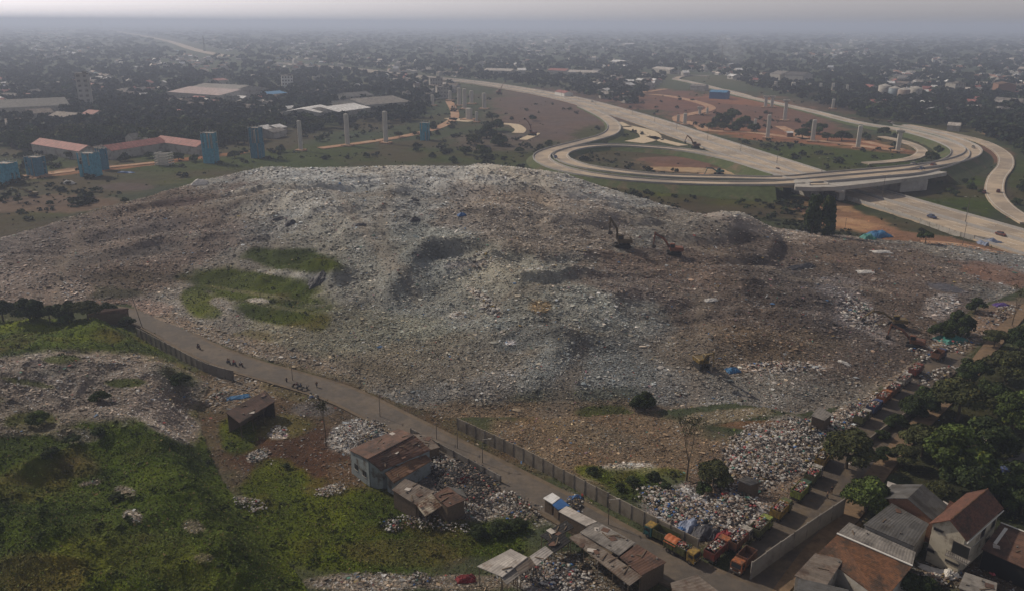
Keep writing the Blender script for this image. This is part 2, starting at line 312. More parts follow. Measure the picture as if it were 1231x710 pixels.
class MB:
    """collects shapes for ONE mesh; uvs kept per face corner"""
    def __init__(s): s.v = []; s.f = []; s.uv = []
    def face(s, idx, uv=None):
        s.f.append(idx); s.uv.append(uv or [(0, 0)] * len(idx))
    def add(s, vs, fs, M=None):
        b = len(s.v)
        for p in vs:
            p = Vector(p); s.v.append(M @ p if M is not None else p)
        for f in fs: s.face([b + i for i in f])
        return s
    def box(s, c, d, M=None, rz=0, taper=1.0, bev=0.0):
        x, y, z = d[0] / 2, d[1] / 2, d[2] / 2
        T = Matrix.Translation(Vector(c)) @ Matrix.Rotation(rz, 4, 'Z')
        if M is not None: T = M @ T
        if bev > 0:
            b = bev; vs = []
            for sz, k in ((-z, 1), (-z + b, 1), (z - b, taper), (z, taper)):
                e = b if sz in (-z, z) else 0
                xx, yy = x * k - e, y * k - e
                for (px, py) in ((-xx + b, -yy), (xx - b, -yy), (xx, -yy + b), (xx, yy - b), (xx - b, yy), (-xx + b, yy), (-xx, yy - b), (-xx, -yy + b)): vs.append((px, py, sz))
            fs = [tuple(range(7, -1, -1)), tuple(range(24, 32))]
            for L in range(3):
                for i in range(8): fs.append((L * 8 + i, L * 8 + (i + 1) % 8, L * 8 + 8 + (i + 1) % 8, L * 8 + 8 + i))
            return s.add(vs, fs, T)
        t = taper
        vs = [(-x, -y, -z), (x, -y, -z), (x, y, -z), (-x, y, -z), (-x * t, -y * t, z), (x * t, -y * t, z), (x * t, y * t, z), (-x * t, y * t, z)]
        return s.add(vs, [(0, 3, 2, 1), (4, 5, 6, 7), (0, 1, 5, 4), (1, 2, 6, 5), (2, 3, 7, 6), (3, 0, 4, 7)], T)
    def tube(s, a, b, ra, rb=None, n=8, M=None):
        a, b = Vector(a), Vector(b); rb = ra if rb is None else rb
        q = (b - a).to_track_quat('Z', 'Y'); L = (b - a).length
        T = Matrix.Translation(a) @ q.to_matrix().to_4x4()
        if M is not None: T = M @ T
        vs = []
        for z, r in ((0, ra), (L, rb)):
            for i in range(n):
                t = 2 * math.pi * i / n; vs.append((r * math.cos(t), r * math.sin(t), z))
        fs = [(i, (i + 1) % n, n + (i + 1) % n, n + i) for i in range(n)] + [tuple(range(n - 1, -1, -1)), tuple(range(n, 2 * n))]
        return s.add(vs, fs, T)
    def prism(s, pts, z0, z1, M=None):
        n = len(pts)
        vs = [(p[0], p[1], z0) for p in pts] + [(p[0], p[1], z1) for p in pts]
        return s.add(vs, [tuple(range(n - 1, -1, -1)), tuple(range(n, 2 * n))] + [(i, (i + 1) % n, n + (i + 1) % n, n + i) for i in range(n)], M)
    def profile(s, pts, y0, y1, M=None):
        """outline in x,z swept along y"""
        n = len(pts)
        vs = [(p[0], y0, p[1]) for p in pts] + [(p[0], y1, p[1]) for p in pts]
        return s.add(vs, [tuple(range(n)), tuple(range(2 * n - 1, n - 1, -1))] + [(i, n + i, n + (i + 1) % n, (i + 1) % n) for i in range(n)], M)
    def slab(s, c, th):
        """roof sheet over four corners (tops), corner order round the sheet; uv u along 0-1, v along 1-2 in metres"""
        b = len(s.v); c = [Vector(p) for p in c]
        nrm = (c[1] - c[0]).cross(c[3] - c[0]).normalized()
        if nrm.z < 0: nrm = -nrm; c = [c[1], c[0], c[3], c[2]]
        for p in c: s.v.append(p)
        for p in c: s.v.append(p - Vector((0, 0, th)))
        U, Vv = (c[1] - c[0]).length, (c[3] - c[0]).length
        s.face([b, b + 1, b + 2, b + 3], [(0, 0), (U, 0), (U, Vv), (0, Vv)])
        s.face([b + 7, b + 6, b + 5, b + 4], [(0, 0), (U, 0), (U, Vv), (0, Vv)])
        for i in range(4): s.face([b + i, b + 4 + i, b + 4 + (i + 1) % 4, b + (i + 1) % 4])
        return s
    def build(s, name, m, parent=None, smooth=False):
        me = bpy.data.meshes.new(name)
        me.from_pydata([tuple(p) for p in s.v], [], s.f)
        uvl = me.uv_layers.new(name='UV')
        flat = [c for f in s.uv for uv in f for c in uv]
        uvl.data.foreach_set('uv', flat)
        me.update()
        if smooth: me.polygons.foreach_set('use_smooth', [True] * len(me.polygons))
        return link(name, me, m, parent)

# ------------------------------------------------------------------ materials
MATS = {}
def mat(name, col, rough=.9, var=.25, scale=1.5, bump=0.0, metal=0.0, col2=None, patch=0.0, pscale=.5, spec=.3, attr=False):
    """surface colour with procedural mottling; col2/patch = patches of a second real colour (rust, dirt, moss)"""
    if name in MATS: return MATS[name]
    m = bpy.data.materials.new(name); m.use_nodes = True
    nt = m.node_tree; N, L = nt.nodes, nt.links
    b = N['Principled BSDF']; b.inputs['Roughness'].default_value = rough; b.inputs['Metallic'].default_value = metal
    b.inputs['Specular IOR Level'].default_value = spec
    tc = N.new('ShaderNodeTexCoord'); src = tc.outputs['Object']
    n1 = N.new('ShaderNodeTexNoise'); n1.inputs['Scale'].default_value = scale; n1.inputs['Detail'].default_value = 6; n1.inputs['Roughness'].default_value = .65; L.new(src, n1.inputs['Vector'])
    if attr:
        at = N.new('ShaderNodeAttribute'); at.attribute_name = 'Col'; base = at.outputs['Color']
    else:
        rgb = N.new('ShaderNodeRGB'); rgb.outputs[0].default_value = (*col, 1); base = rgb.outputs[0]
    if col2 is not None:
        n2 = N.new('ShaderNodeTexNoise'); n2.inputs['Scale'].default_value = pscale; n2.inputs['Detail'].default_value = 7; n2.inputs['Roughness'].default_value = .7; L.new(src, n2.inputs['Vector'])
        r2 = N.new('ShaderNodeMapRange'); r2.inputs[1].default_value = .62 - .35 * patch; r2.inputs[2].default_value = .74 - .35 * patch; L.new(n2.outputs['Fac'], r2.inputs[0])
        mx2 = N.new('ShaderNodeMix'); mx2.data_type = 'RGBA'; L.new(r2.outputs[0], mx2.inputs[0]); L.new(base, mx2.inputs[6]); mx2.inputs[7].default_value = (*col2, 1); base = mx2.outputs[2]
    mr = N.new('ShaderNodeMapRange'); mr.inputs[1].default_value = .3; mr.inputs[2].default_value = .7; mr.inputs[3].default_value = 1 - var; mr.inputs[4].default_value = 1 + var; L.new(n1.outputs['Fac'], mr.inputs[0])
    mx = N.new('ShaderNodeVectorMath'); mx.operation = 'SCALE'; L.new(base, mx.inputs[0]); L.new(mr.outputs[0], mx.inputs['Scale'])
    L.new(mx.outputs[0], b.inputs['Base Color'])
    if bump > 0:
        bp = N.new('ShaderNodeBump'); bp.inputs['Strength'].default_value = 1; bp.inputs['Distance'].default_value = bump; L.new(n1.outputs['Fac'], bp.inputs['Height']); L.new(bp.outputs[0], b.inputs['Normal'])
    MATS[name] = m; return m
def roofmat(name, col, col2, patch=.4, period=.45, var=.2, tiles=False, rough=.75, sheet=None):
    """corrugated sheets or tile rows laid along the roof's own u,v, each sheet a slightly different age"""
    if name in MATS: return MATS[name]
    m = mat(name, col, rough, var, 1.2, 0, 0, col2, patch, .35)
    nt = m.node_tree; N, L = nt.nodes, nt.links; b = N['Principled BSDF']
    uv = N.new('ShaderNodeUVMap'); sp = N.new('ShaderNodeSeparateXYZ'); L.new(uv.outputs[0], sp.inputs[0])
    old = b.inputs['Base Color'].links[0].from_socket
    # sheet to sheet variation
    def fl(sock, size):
        d = N.new('ShaderNodeMath'); d.operation = 'DIVIDE'; L.new(sock, d.inputs[0]); d.inputs[1].default_value = size
        f = N.new('ShaderNodeMath'); f.operation = 'FLOOR'; L.new(d.outputs[0], f.inputs[0]); return f.outputs[0]
    cb = N.new('ShaderNodeCombineXYZ'); L.new(fl(sp.outputs[0], .35 if tiles else (sheet or 1.1)), cb.inputs[0]); L.new(fl(sp.outputs[1], .3 if tiles else 2.4), cb.inputs[1])
    wn = N.new('ShaderNodeTexWhiteNoise'); wn.noise_dimensions = '3D'; L.new(cb.outputs[0], wn.inputs['Vector'])
    mr = N.new('ShaderNodeMapRange'); mr.inputs[3].default_value = .72; mr.inputs[4].default_value = 1.25; L.new(wn.outputs['Value'], mr.inputs[0])
    sc = N.new('ShaderNodeVectorMath'); sc.operation = 'SCALE'; L.new(old, sc.inputs[0]); L.new(mr.outputs[0], sc.inputs['Scale']); L.new(sc.outputs[0], b.inputs['Base Color'])
    w = N.new('ShaderNodeMath'); w.operation = 'MULTIPLY'; L.new(sp.outputs[0 if not tiles else 1], w.inputs[0]); w.inputs[1].default_value = 2 * math.pi / (period if not tiles else .35)
    s = N.new('ShaderNodeMath'); s.operation = 'SINE'; L.new(w.outputs[0], s.inputs[0])
    bp = N.new('ShaderNodeBump'); bp.inputs['Distance'].default_value = .012; L.new(s.outputs[0], bp.inputs['Height']); L.new(bp.outputs[0], b.inputs['Normal'])
    return m

M_TERR = mat('terrain_surface', (1, 1, 1), 1, .22, 1.3, .12, attr=True, spec=.1)
M_LITTER = mat('litter_pieces', (1, 1, 1), .75, .08, 3, attr=True, spec=.25)
M_LEAF = mat('leaves', (1, 1, 1), .8, .1, 2, attr=True, spec=.15)
M_BARK = mat('bark', (.09, .07, .05), .95, .3, 4)
M_CONC = mat('concrete', (.36, .34, .31), .9, .16, .6, .02, 0, (.22, .20, .18), .25, .3)
M_CONC_D = mat('weathered_concrete', (.20, .185, .17), .95, .2, .8, .02, 0, (.09, .08, .07), .5, .5)
M_ROADC = mat('highway_concrete', (.41, .33, .245), .9, .16, .12, 0, 0, (.27, .225, .18), .5, .035)
M_ASPH = mat('asphalt', (.088, .076, .066), .9, .18, .9, .01, 0, (.12, .098, .078), .45, .12)
M_ASPHW = mat('wet_asphalt', (.075, .062, .052), .7, .25, .7, .01, 0, (.11, .085, .06), .5, .15)
M_DIRT = mat('dirt_path', (.17, .115, .07), 1, .25, .8, .03, 0, (.12, .085, .055), .4, .25)
M_REDDIRT = mat('red_dirt', (.33, .19, .115), 1, .2, .5, .03, 0, (.42, .30, .2), .3, .08)
M_PALEDIRT = mat('pale_dirt', (.50, .41, .29), 1, .15, .5, .02)
M_VERGE = mat('verge_dirt', (.13, .10, .07), 1, .3, .8, .03, 0, (.09, .07, .05), .4, .4)
M_WHITE = mat('white_paint', (.6, .59, .56), .6, .06)
M_RUBBER = mat('rubber', (.02, .02, .02), .8, .2)
M_GLASS = mat('dark_glass', (.02, .025, .03), .15, .05, spec=.6)
M_STEEL = mat('dark_steel', (.06, .055, .05), .6, .3, 3, 0, .4)
M_POLE = mat('pole_steel', (.10, .09, .08), .7, .2, 3)
M_WALLW = mat('limewash_wall', (.42, .38, .30), .95, .12, .8, 0, 0, (.22, .19, .15), .3, .5)
M_WALLB = mat('blue_grey_wall', (.20, .23, .24), .95, .15, .8, 0, 0, (.09, .08, .07), .4, .5)
M_BRICK = mat('brick_wall', (.20, .11, .075), .95, .25, 4)
M_WOOD = mat('old_wood', (.12, .09, .065), .95, .3, 3)
M_DARK = mat('dark_opening', (.012, .012, .012), .9, .1)
M_BLUE = mat('blue_tarp', (.03, .10, .26), .55, .2, 1.5, .05)
M_TEAL = mat('teal_tarp', (.035, .17, .15), .6, .2, 1.5, .05)
# ------------------------------------------------------------------ terrain mesh
def build_terrain():
    naz = 900
    az = np.radians(np.linspace(-57, 57, naz))
    rr = np.concatenate([np.geomspace(62, 1000, 840), np.geomspace(1010, 26000, 150)])
    A, Q = np.meshgrid(az, rr)
    X, Y = (np.sin(A) * Q).ravel(), (np.cos(A) * Q).ravel()
    Z = height(X, Y)
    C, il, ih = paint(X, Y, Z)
    nr = len(rr)
    i, j = np.meshgrid(np.arange(nr - 1), np.arange(naz - 1), indexing='ij')
    a = (i * naz + j).ravel()
    F4 = np.stack([a, a + 1, a + naz + 1, a + naz], -1)
    fl, fh = il[F4].any(1), ih[F4].any(1)
    fh &= ~fl
    VV = np.stack([X, Y, Z], -1)
    for name, sel in (('ground', ~(fl | fh)), ('landfill_hill', fl), ('overgrown_hill', fh)):
        f = F4[sel]; used, inv = np.unique(f, return_inverse=True)
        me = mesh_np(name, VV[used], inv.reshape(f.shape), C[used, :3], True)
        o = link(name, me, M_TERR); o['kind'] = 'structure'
    return X, Y, C, il, ih, np.hypot(X, Y), float(az[1] - az[0]), math.log(1000 / 62) / 839
TX, TY, TC, TIL, TIH, TR, DAZ, DLR = build_terrain()

ROADS_KEEP = []      # pixel polylines kept free of litter, with half width in metres
def scatter(n, w, jitter=1.0):
    w = np.where(TR < 900, w / TR, 0); w = w / w.sum()
    k = rng.choice(len(w), n, p=w)
    a = np.arctan2(TX[k], TY[k]) + (rng.random(n) - .5) * DAZ * 2 * jitter
    r = TR[k] * np.exp((rng.random(n) - .5) * DLR * 2 * jitter)
    x, y = np.sin(a) * r, np.cos(a) * r
    return x, y, height(x, y), TC[k], r
def flakes(name, n, w, size, zlift, tint, upright=0.0):
    """n small crumpled sheets lying on the terrain; size px-like factor; returns object of kind stuff"""
    x, y, z, C, r = scatter(n, w)
    keep = np.ones(n, bool)
    for P, hw in ROADS_KEEP: keep &= (dist_poly(x, y, P) > hw) | (rng.random(n) < .05)
    x, y, z, C, r = x[keep], y[keep], z[keep], C[keep], r[keep]; n = len(x)
    dep = np.sqrt(r * r + CAMH ** 2)
    s = size(n, dep, C)
    # frame of each flake: mostly lying, tilted at random
    th = rng.random(n) * 2 * np.pi
    tilt = np.radians(rng.normal(0, 17, n) if upright == 0 else rng.normal(upright, 22, n))
    ux, uy = np.cos(th), np.sin(th)
    U = np.stack([ux, uy, np.zeros(n)], -1)
    Wv = np.stack([-uy * np.cos(tilt), ux * np.cos(tilt), np.sin(tilt)], -1)
    P0 = np.stack([x, y, z + zlift * s], -1)
    asp = .5 + rng.random(n)
    fold = (rng.random(n) - .3) * .6
    Nn = np.cross(U, Wv)
    q = []
    for a, b, c in ((-.5, -.5, 0), (.5, -.45, .3), (.45, .5, 0), (-.5, .4, .3)):
        j = 1 + .3 * (rng.random((n, 1)) - .5)
        q.append(P0 + (U * (a * asp)[:, None] + Wv * (b / asp)[:, None] + Nn * (fold * c * 2)[:, None]) * s[:, None] * j)
    V4 = np.stack(q, 1).reshape(-1, 3)
    b = np.arange(n) * 4
    F3 = np.concatenate([np.stack([b, b + 1, b + 2], -1), np.stack([b, b + 2, b + 3], -1)])
    c = tint(n, C, r)
    me = mesh_np(name, V4, F3, np.repeat(np.clip(c, .004, .85), 4, 0))
    return me

def litter_tint(n, C, r):
    base = C[:, :3].copy()
    lum = base.mean(1, keepdims=True)
    b = np.exp(rng.normal(0.0, .42, n))[:, None]
    c = base * b
    wh = rng.random(n) < C[:, 5] * .42
    c[wh] = (np.array([.62, .60, .58]) * (0.45 + .65 * rng.random((n, 1))))[wh] * np.clip(lum[wh] / .22, .5, 1.15)
    dk = rng.random(n) < .07
    c[dk] = base[dk] * .35
    q = rng.random(n)
    for lo, hi, col in ((0, .004, (.08, .16, .30)), (.004, .007, (.30, .07, .06)), (.007, .011, (.30, .22, .08)), (.011, .014, (.08, .20, .16)), (.014, .017, (.32, .18, .22))):
        k = (q >= lo) & (q < hi); c[k] = np.array(col) * (.4 + .7 * rng.random((k.sum(), 1)))
    # cooler, bluer plastics against warm soil
    t = rng.normal(0, .07, n)
    c[:, 0] *= 1 + t; c[:, 2] *= 1 - t
    return c
def litter_size(n, dep, C):
    px = .5 + .9 * rng.gamma(1.3, .5, n)
    return np.clip(px * dep / 957 * (1 + .3 * (C[:, 5] > .4)), .12, 1.2)

def build_litter():
    w = TC[:, 4] ** 1.3
    o = link('litter', flakes('litter', 470000, w, litter_size, .18, litter_tint), M_LITTER); o['kind'] = 'stuff'
def grass_tint(n, C, r):
    base = np.array([.062, .088, .02])[None, :] * np.ones((n, 1))
    base = base * .25 + C[:, :3] * .8
    k = rng.random(n)[:, None]
    x = base * 1.15 * np.exp(rng.normal(0, .30, n))[:, None]
    x = np.where(k < .10, np.array([.13, .10, .035]) * (.5 + .7 * rng.random((n, 1))), x)
    x = np.where(k > .93, np.array([.13, .17, .035]) * (.6 + .6 * rng.random((n, 1))), x)
    return x
def grass_size(n, dep, C):
    return np.clip((.55 + .55 * rng.gamma(1.5, .5, n)) * dep / 957, .12, .8)
def build_clods():
    w = TC[:, 4] ** 2 * TIL
    x, y, z, C, r = scatter(13000, w)
    dep = np.sqrt(r * r + CAMH ** 2)
    S = np.clip((1.0 + 1.6 * rng.gamma(1.3, .5, len(x))) * dep / 957, .2, 1.1) * .5
    v, f = lumps_np(np.stack([x, y, z + S * .1], -1), S * (.8 + .8 * rng.random(len(x))), S * .45, .5)
    c = litter_tint(len(x), C, r)
    ob = link('trash_clods', mesh_np('trash_clods', v, f, np.repeat(np.clip(c, .004, .7), 12, 0)), M_LITTER); ob['kind'] = 'stuff'
def build_grass():
    w = np.clip(TC[:, 3], 0, 1) ** 1.4 * np.where(TR < 360, 1, .05)
    o = link('undergrowth', flakes('undergrowth', 430000, w, grass_size, .35, grass_tint, 42), M_LEAF); o['kind'] = 'stuff'

# lumps: rounded bags and clods, 12-corner deformed balls
_t = (1 + 5 ** .5) / 2
ICO_V = np.array([(-1, _t, 0), (1, _t, 0), (-1, -_t, 0), (1, -_t, 0), (0, -1, _t), (0, 1, _t), (0, -1, -_t), (0, 1, -_t), (_t, 0, -1), (_t, 0, 1), (-_t, 0, -1), (-_t, 0, 1)], float); ICO_V /= np.linalg.norm(ICO_V[0])
ICO_F = np.array([(0, 11, 5), (0, 5, 1), (0, 1, 7), (0, 7, 10), (0, 10, 11), (1, 5, 9), (5, 11, 4), (11, 10, 2), (10, 7, 6), (7, 1, 8), (3, 9, 4), (3, 4, 2), (3, 2, 6), (3, 6, 8), (3, 8, 9), (4, 9, 5), (2, 4, 11), (6, 2, 10), (8, 6, 7), (9, 8, 1)])
def lumps_np(P, S, Z, jit=.25):
    n = len(P); th = rng.random(n) * 6.283
    v = ICO_V[None] * (1 + jit * (rng.random((n, 12, 1)) - .5) * 2)
    c, s = np.cos(th)[:, None], np.sin(th)[:, None]
    X = v[:, :, 0] * c - v[:, :, 1] * s; Y = v[:, :, 0] * s + v[:, :, 1] * c
    a = .75 + .5 * rng.random((n, 1))
    Vv = np.stack([X * S[:, None] * a + P[:, 0:1], Y * S[:, None] + P[:, 1:2], v[:, :, 2] * Z[:, None] + P[:, 2:3]], -1).reshape(-1, 3)
    Fv = (ICO_F[None] + (np.arange(n) * 12)[:, None, None]).reshape(-1, 3)
    return Vv, Fv
def bag_cols(n, dark=.2, blue=.06, red=.05, white=.5, dim=1.0):
    q = rng.random(n); c = np.zeros((n, 3))
    b = (.55 + .6 * rng.random((n, 1)))
    c[:] = np.array([.30, .235, .19]) * b
    k = q < white; c[k] = (np.array([.58, .56, .53]) * b)[k]
    k = (q > 1 - dark); c[k] = (np.array([.05, .05, .055]) * b)[k]
    q2 = rng.random(n)
    k = q2 < blue; c[k] = (np.array([.07, .17, .42]) * b)[k]
    k = (q2 > blue) & (q2 < blue + red); c[k] = (np.array([.42, .10, .10]) * b)[k]
    k = (q2 > .98); c[k] = (np.array([.36, .27, .10]) * b)[k]
    k = (q2 > .965) & (q2 < .98); c[k] = (np.array([.10, .24, .20]) * b)[k]
    return c * dim
# heaps of filled sacks: ellipse centre px, radii px, rot, n, size m, pile height, dark, blue, white
HEAPS = [(432, 521, 34, 15, -12, 380, .34, 1.2, .15, .03, .7), (533, 562, 26, 12, 22, 240, .36, 1.6, .1, .02, .85), (560, 580, 44, 24, 22, 560, .34, 1.5, .72, .03, .2), (612, 606, 42, 16, 20, 260, .3, .8, .2, .05, .5), (560, 612, 24, 8, 10, 120, .3, .6, .2, .04, .6),
         (335, 518, 9, 6, 0, 50, .34, .6, .1, .02, .9), (310, 548, 13, 6, -20, 60, .32, .5, .2, .03, .8), (376, 482, 9, 8, 0, 40, .36, .6, .3, .05, .6), (300, 607, 20, 8, 10, 110, .26, .3, .1, .05, .8), (398, 590, 20, 6, -15, 110, .26, .4, .1, .03, .85), (263, 480, 16, 8, -20, 60, .4, .5, .2, .03, .7),
         (665, 692, 46, 17, 10, 420, .36, .9, .25, .05, .55), (690, 610, 12, 12, 30, 60, .4, .8, .6, .2, .3), (495, 600, 9, 10, 0, 50, .3, .5, .3, .05, .6), (522, 632, 50, 7, 8, 160, .28, .4, .2, .03, .6), (470, 632, 12, 8, 0, 60, .3, .4, .3, .05, .5),
         (930, 540, 58, 34, -12, 1500, .42, 1.4, .12, .04, .62), (900, 572, 40, 20, -10, 420, .4, 1.0, .12, .05, .6), (970, 520, 30, 14, -30, 300, .4, 1, .2, .05, .5), (815, 612, 50, 18, 26, 760, .38, 1.0, .12, .22, .55), (880, 610, 28, 20, 0, 380, .4, 1.0, .14, .08, .55),
         (845, 632, 26, 9, 15, 180, .38, 1.2, .15, .3, .35), (1020, 500, 44, 10, -33, 260, .42, .8, .2, .08, .5), (1128, 452, 30, 9, -20, 120, .5, .7, .2, .06, .5), (1115, 425, 22, 10, 10, 120, .5, .7, .2, .06, .6), (1100, 445, 10, 9, 0, 50, .5, .7, .2, .08, .5), (1145, 415, 20, 12, 0, 90, .5, .6, .2, .06, .5),
         (1205, 378, 22, 9, -20, 70, .5, .6, .2, .1, .5), (940, 441, 46, 5, 0, 130, .5, .5, .2, .1, .55), (1035, 378, 26, 16, 30, 130, .6, .3, .2, .04, .7), (584, 362, 20, 3, 35, 40, .7, .4, .05, .0, 1), (590, 374, 11, 2.5, 25, 28, .8, .5, .05, .0, 1), (550, 379, 7, 3, 0, 16, .8, .5, 0, 0, 1), (570, 310, 30, 6, 0, 30, .7, .3, .1, 0, .9),
         (1120, 700, 22, 9, 0, 90, .35, .7, .15, .06, .6), (1145, 690, 12, 8, 0, 50, .35, .6, .1, .05, .6), (1222, 690, 12, 12, 0, 50, .4, .6, .2, .06, .5), (505, 696, 14, 8, 0, 60, .3, .5, .2, .1, .6), (1030, 555, 12, 8, 0, 40, .35, .5, .2, .05, .7), (1180, 535, 14, 8, 0, 40, .5, .5, .2, .1, .8)]
def build_sacks():
    Vs, Fs, Cs, o = [], [], [], 0
    for cx, cy, rx, ry, rot, n, s, hh, dk, bl, wh in HEAPS:
        n = int(n * (2.6 if dk > .7 else 1.6)); wh = wh * (0 if dk > .7 else 1)
        g = hit(cx, cy)
        a, q = rng.random(n) * 6.283, np.sqrt(rng.random(n)) * (1 + .25 * rng.normal(0, .5, n))
        c, sn = math.cos(R(rot)), math.sin(R(rot))
        ex, ey = np.cos(a) * q * rx, np.sin(a) * q * ry
        px, py = cx + ex * c - ey * sn, cy + ex * sn + ey * c
        dx = FW[0] * F + RT[0] * (px - W / 2) + UP[0] * (H / 2 - py); dy = FW[1] * F + RT[1] * (px - W / 2) + UP[1] * (H / 2 - py); dz = FW[2] * F + RT[2] * (px - W / 2) + UP[2] * (H / 2 - py)
        t = (g.z - CAMH) / dz
        x, y = dx * t, dy * t
        pile = hh * np.clip(1 - q, 0, 1) ** .8 * (.6 + .6 * vnoise(x / 2.2, y / 2.2, 5))
        z = np.maximum(height(x, y), -.1) + pile + .1
        S = s * .74 * (.35 + .95 * rng.random(n) ** 2)
        v, f = lumps_np(np.stack([x, y, z], -1), S, S * .6, .42)
        Vs.append(v); Fs.append(f + o); o += len(v)
        Cs.append(np.repeat(bag_cols(n, dk + .06, bl * .3, .018, wh * .62, .74), 12, 0))
    me = mesh_np('sacked_litter', np.concatenate(Vs), np.concatenate(Fs), np.concatenate(Cs))
    ob = link('sacked_litter', me, M_LITTER); ob['kind'] = 'stuff'

# ------------------------------------------------------------------ ribbons (roads)
def resample(P, step):
    P = [Vector(p) for p in P]
    # Catmull-Rom
    out = []
    for i in range(len(P) - 1):
        p0, p1, p2, p3 = P[max(i - 1, 0)], P[i], P[i + 1], P[min(i + 2, len(P) - 1)]
        n = max(2, int((p2 - p1).length / step))
        for k in range(n):
            t = k / n
            out.append(.5 * ((2 * p1) + (p2 - p0) * t + (2 * p0 - 5 * p1 + 4 * p2 - p3) * t * t + (3 * p1 - p0 - 3 * p2 + p3) * t ** 3))
    out.append(P[-1]); return out
def normals2(P):
    N = []
    for i in range(len(P)):
        d = P[min(i + 1, len(P) - 1)] - P[max(i - 1, 0)]; d.z = 0; d.normalize(); N.append(Vector((-d.y, d.x, 0)))
    return N
def ribbon(name, P, off, w, m, dz=0.0, th=.6, parent=None, kind=None, mb=None):
    """strip of width w along world polyline P, offset off to its left, thickness th"""
    N = normals2(P); own = mb is None; mb = mb or MB(); b = len(mb.v)
    ws = w if isinstance(w, (list, tuple)) else [w] * len(P)
    ths = th if isinstance(th, list) else [th] * len(P)
    for p, n, ww, tt in zip(P, N, ws, ths):
        l, r = p + n * (off + ww / 2), p + n * (off - ww / 2)
        for q in (l, r): mb.v.append(Vector((q.x, q.y, p.z + dz)))
        for q in (l, r): mb.v.append(Vector((q.x, q.y, p.z + dz - tt)))
    for i in range(len(P) - 1):
        a, c = b + 4 * i, b + 4 * i + 4
        mb.face((a, a + 1, c + 1, c)); mb.face((a + 2, c + 2, c + 3, a + 3)); mb.face((a, c, c + 2, a + 2)); mb.face((a + 1, a + 3, c + 3, c + 1))
    e = b + 4 * (len(P) - 1)
    mb.face((b, b + 2, b + 3, b + 1)); mb.face((e, e + 1, e + 3, e + 2))
    if own:
        o = mb.build(name, m, parent)
        if kind: o['kind'] = kind
        return o
def dashes(mb, P, off, w, dz, on=4, gap=6):
    N = normals2(P); acc = 0; seg = []
    for i in range(len(P) - 1):
        acc += (P[i + 1] - P[i]).length
        if acc % (on + gap) < on: seg.append(i)
    for i in seg:
        a, c, n, n2 = P[i], P[i + 1], N[i], N[i + 1]
        b = len(mb.v)
        for q in (a + n * (off - w / 2), c + n2 * (off - w / 2), c + n2 * (off + w / 2), a + n * (off + w / 2)): mb.v.append(Vector((q.x, q.y, q.z + dz)))
        mb.face((b, b + 1, b + 2, b + 3))
def line(px, step=4, z=0.0):
    return resample([G(p[0], p[1], p[2] if len(p) > 2 else z) for p in px], step)

# street along the landfill
MAINR = line([(120, 372), (163, 380), (196, 394), (240, 418), (290, 438), (350, 455), (410, 474), (470, 503), (540, 539), (600, 570), (660, 601), (720, 635), (780, 668), (850, 700), (930, 735), (1010, 780)], 3)
TRUCKR = line([(890, 712), (935, 655), (975, 612), (1005, 575), (1040, 535), (1075, 495), (1105, 465), (1125, 447), (1150, 425)], 3)
LANE = line([(905, 735), (950, 688), (990, 650), (1025, 612), (1050, 575), (1085, 530), (1125, 490), (1165, 450), (1188, 420), (1212, 392), (1231, 372), (1260, 350)], 3)
for P, hw in ((MAINR, 3.3), (TRUCKR, 2.2), (LANE, 2.0)): ROADS_KEEP.append(([(p.x, p.y) for p in P[::3]] + [(P[-1].x, P[-1].y)], hw))
ribbon('street', MAINR, 0, 6.8, M_ASPH, .03, .9, kind='structure')
ribbon('truck_road', TRUCKR, 0, 7.0, M_ASPHW, .022, .9, kind='structure')
ribbon('lane', LANE, 0, 3.6, M_DIRT, .014, .9, kind='structure')
o = ribbon('verge', MAINR, -3.8, .8, M_VERGE, .012, .8, kind='structure')
o = ribbon('verge', MAINR, 3.9, 1.0, M_VERGE, .012, .8, kind='structure')

# dirt tracks of the building site
for nm, px, w, m in (
    ('dirt_track', [(385, 178), (440, 171), (490, 163), (525, 154), (545, 143), (546, 133), (540, 122)], 8, M_REDDIRT), ('dirt_track', [(540, 142), (556, 145), (566, 146)], 10, M_PALEDIRT),
    ('dirt_track', [(604, 149), (618, 150), (626, 156), (622, 160)], 9, M_PALEDIRT), ('dirt_track', [(628, 168), (640, 163), (644, 160)], 7, M_PALEDIRT),
    ('dirt_track', [(750, 152), (775, 158), (782, 166), (762, 171)], 16, M_PALEDIRT), ('dirt_track', [(782, 164), (800, 170), (822, 175)], 8, M_PALEDIRT), ('dirt_track', [(740, 147), (752, 153)], 12, M_PALEDIRT),
    ('dirt_track', [(738, 208), (790, 209), (830, 213), (870, 215)], 5, M_PALEDIRT), ('dirt_track', [(840, 209), (875, 214), (915, 214)], 7, M_REDDIRT),
    ('dirt_track', [(760, 112), (800, 115), (832, 121), (853, 128), (850, 133), (826, 138), (815, 141), (817, 146)], 10, M_REDDIRT), ('dirt_track', [(824, 146), (840, 151), (852, 157), (900, 159), (935, 163), (990, 170), (1040, 176), (1075, 181)], 9, M_REDDIRT),
    ('dirt_track', [(938, 152), (955, 160), (970, 168)], 8, M_REDDIRT), ('dirt_track', [(1040, 170), (1060, 175), (1085, 180)], 7, M_REDDIRT), ('dirt_track', [(735, 113), (765, 112), (800, 107)], 9, M_REDDIRT),
    ('dirt_track', [(-20, 215), (50, 210), (90, 205), (150, 199), (200, 194)], 6, M_REDDIRT), ('dirt_track', [(1110, 292), (1160, 296), (1200, 308), (1240, 322)], 8, M_REDDIRT)):
    ribbon(nm, line(px, 10), 0, w, m, .05, .9, kind='structure')

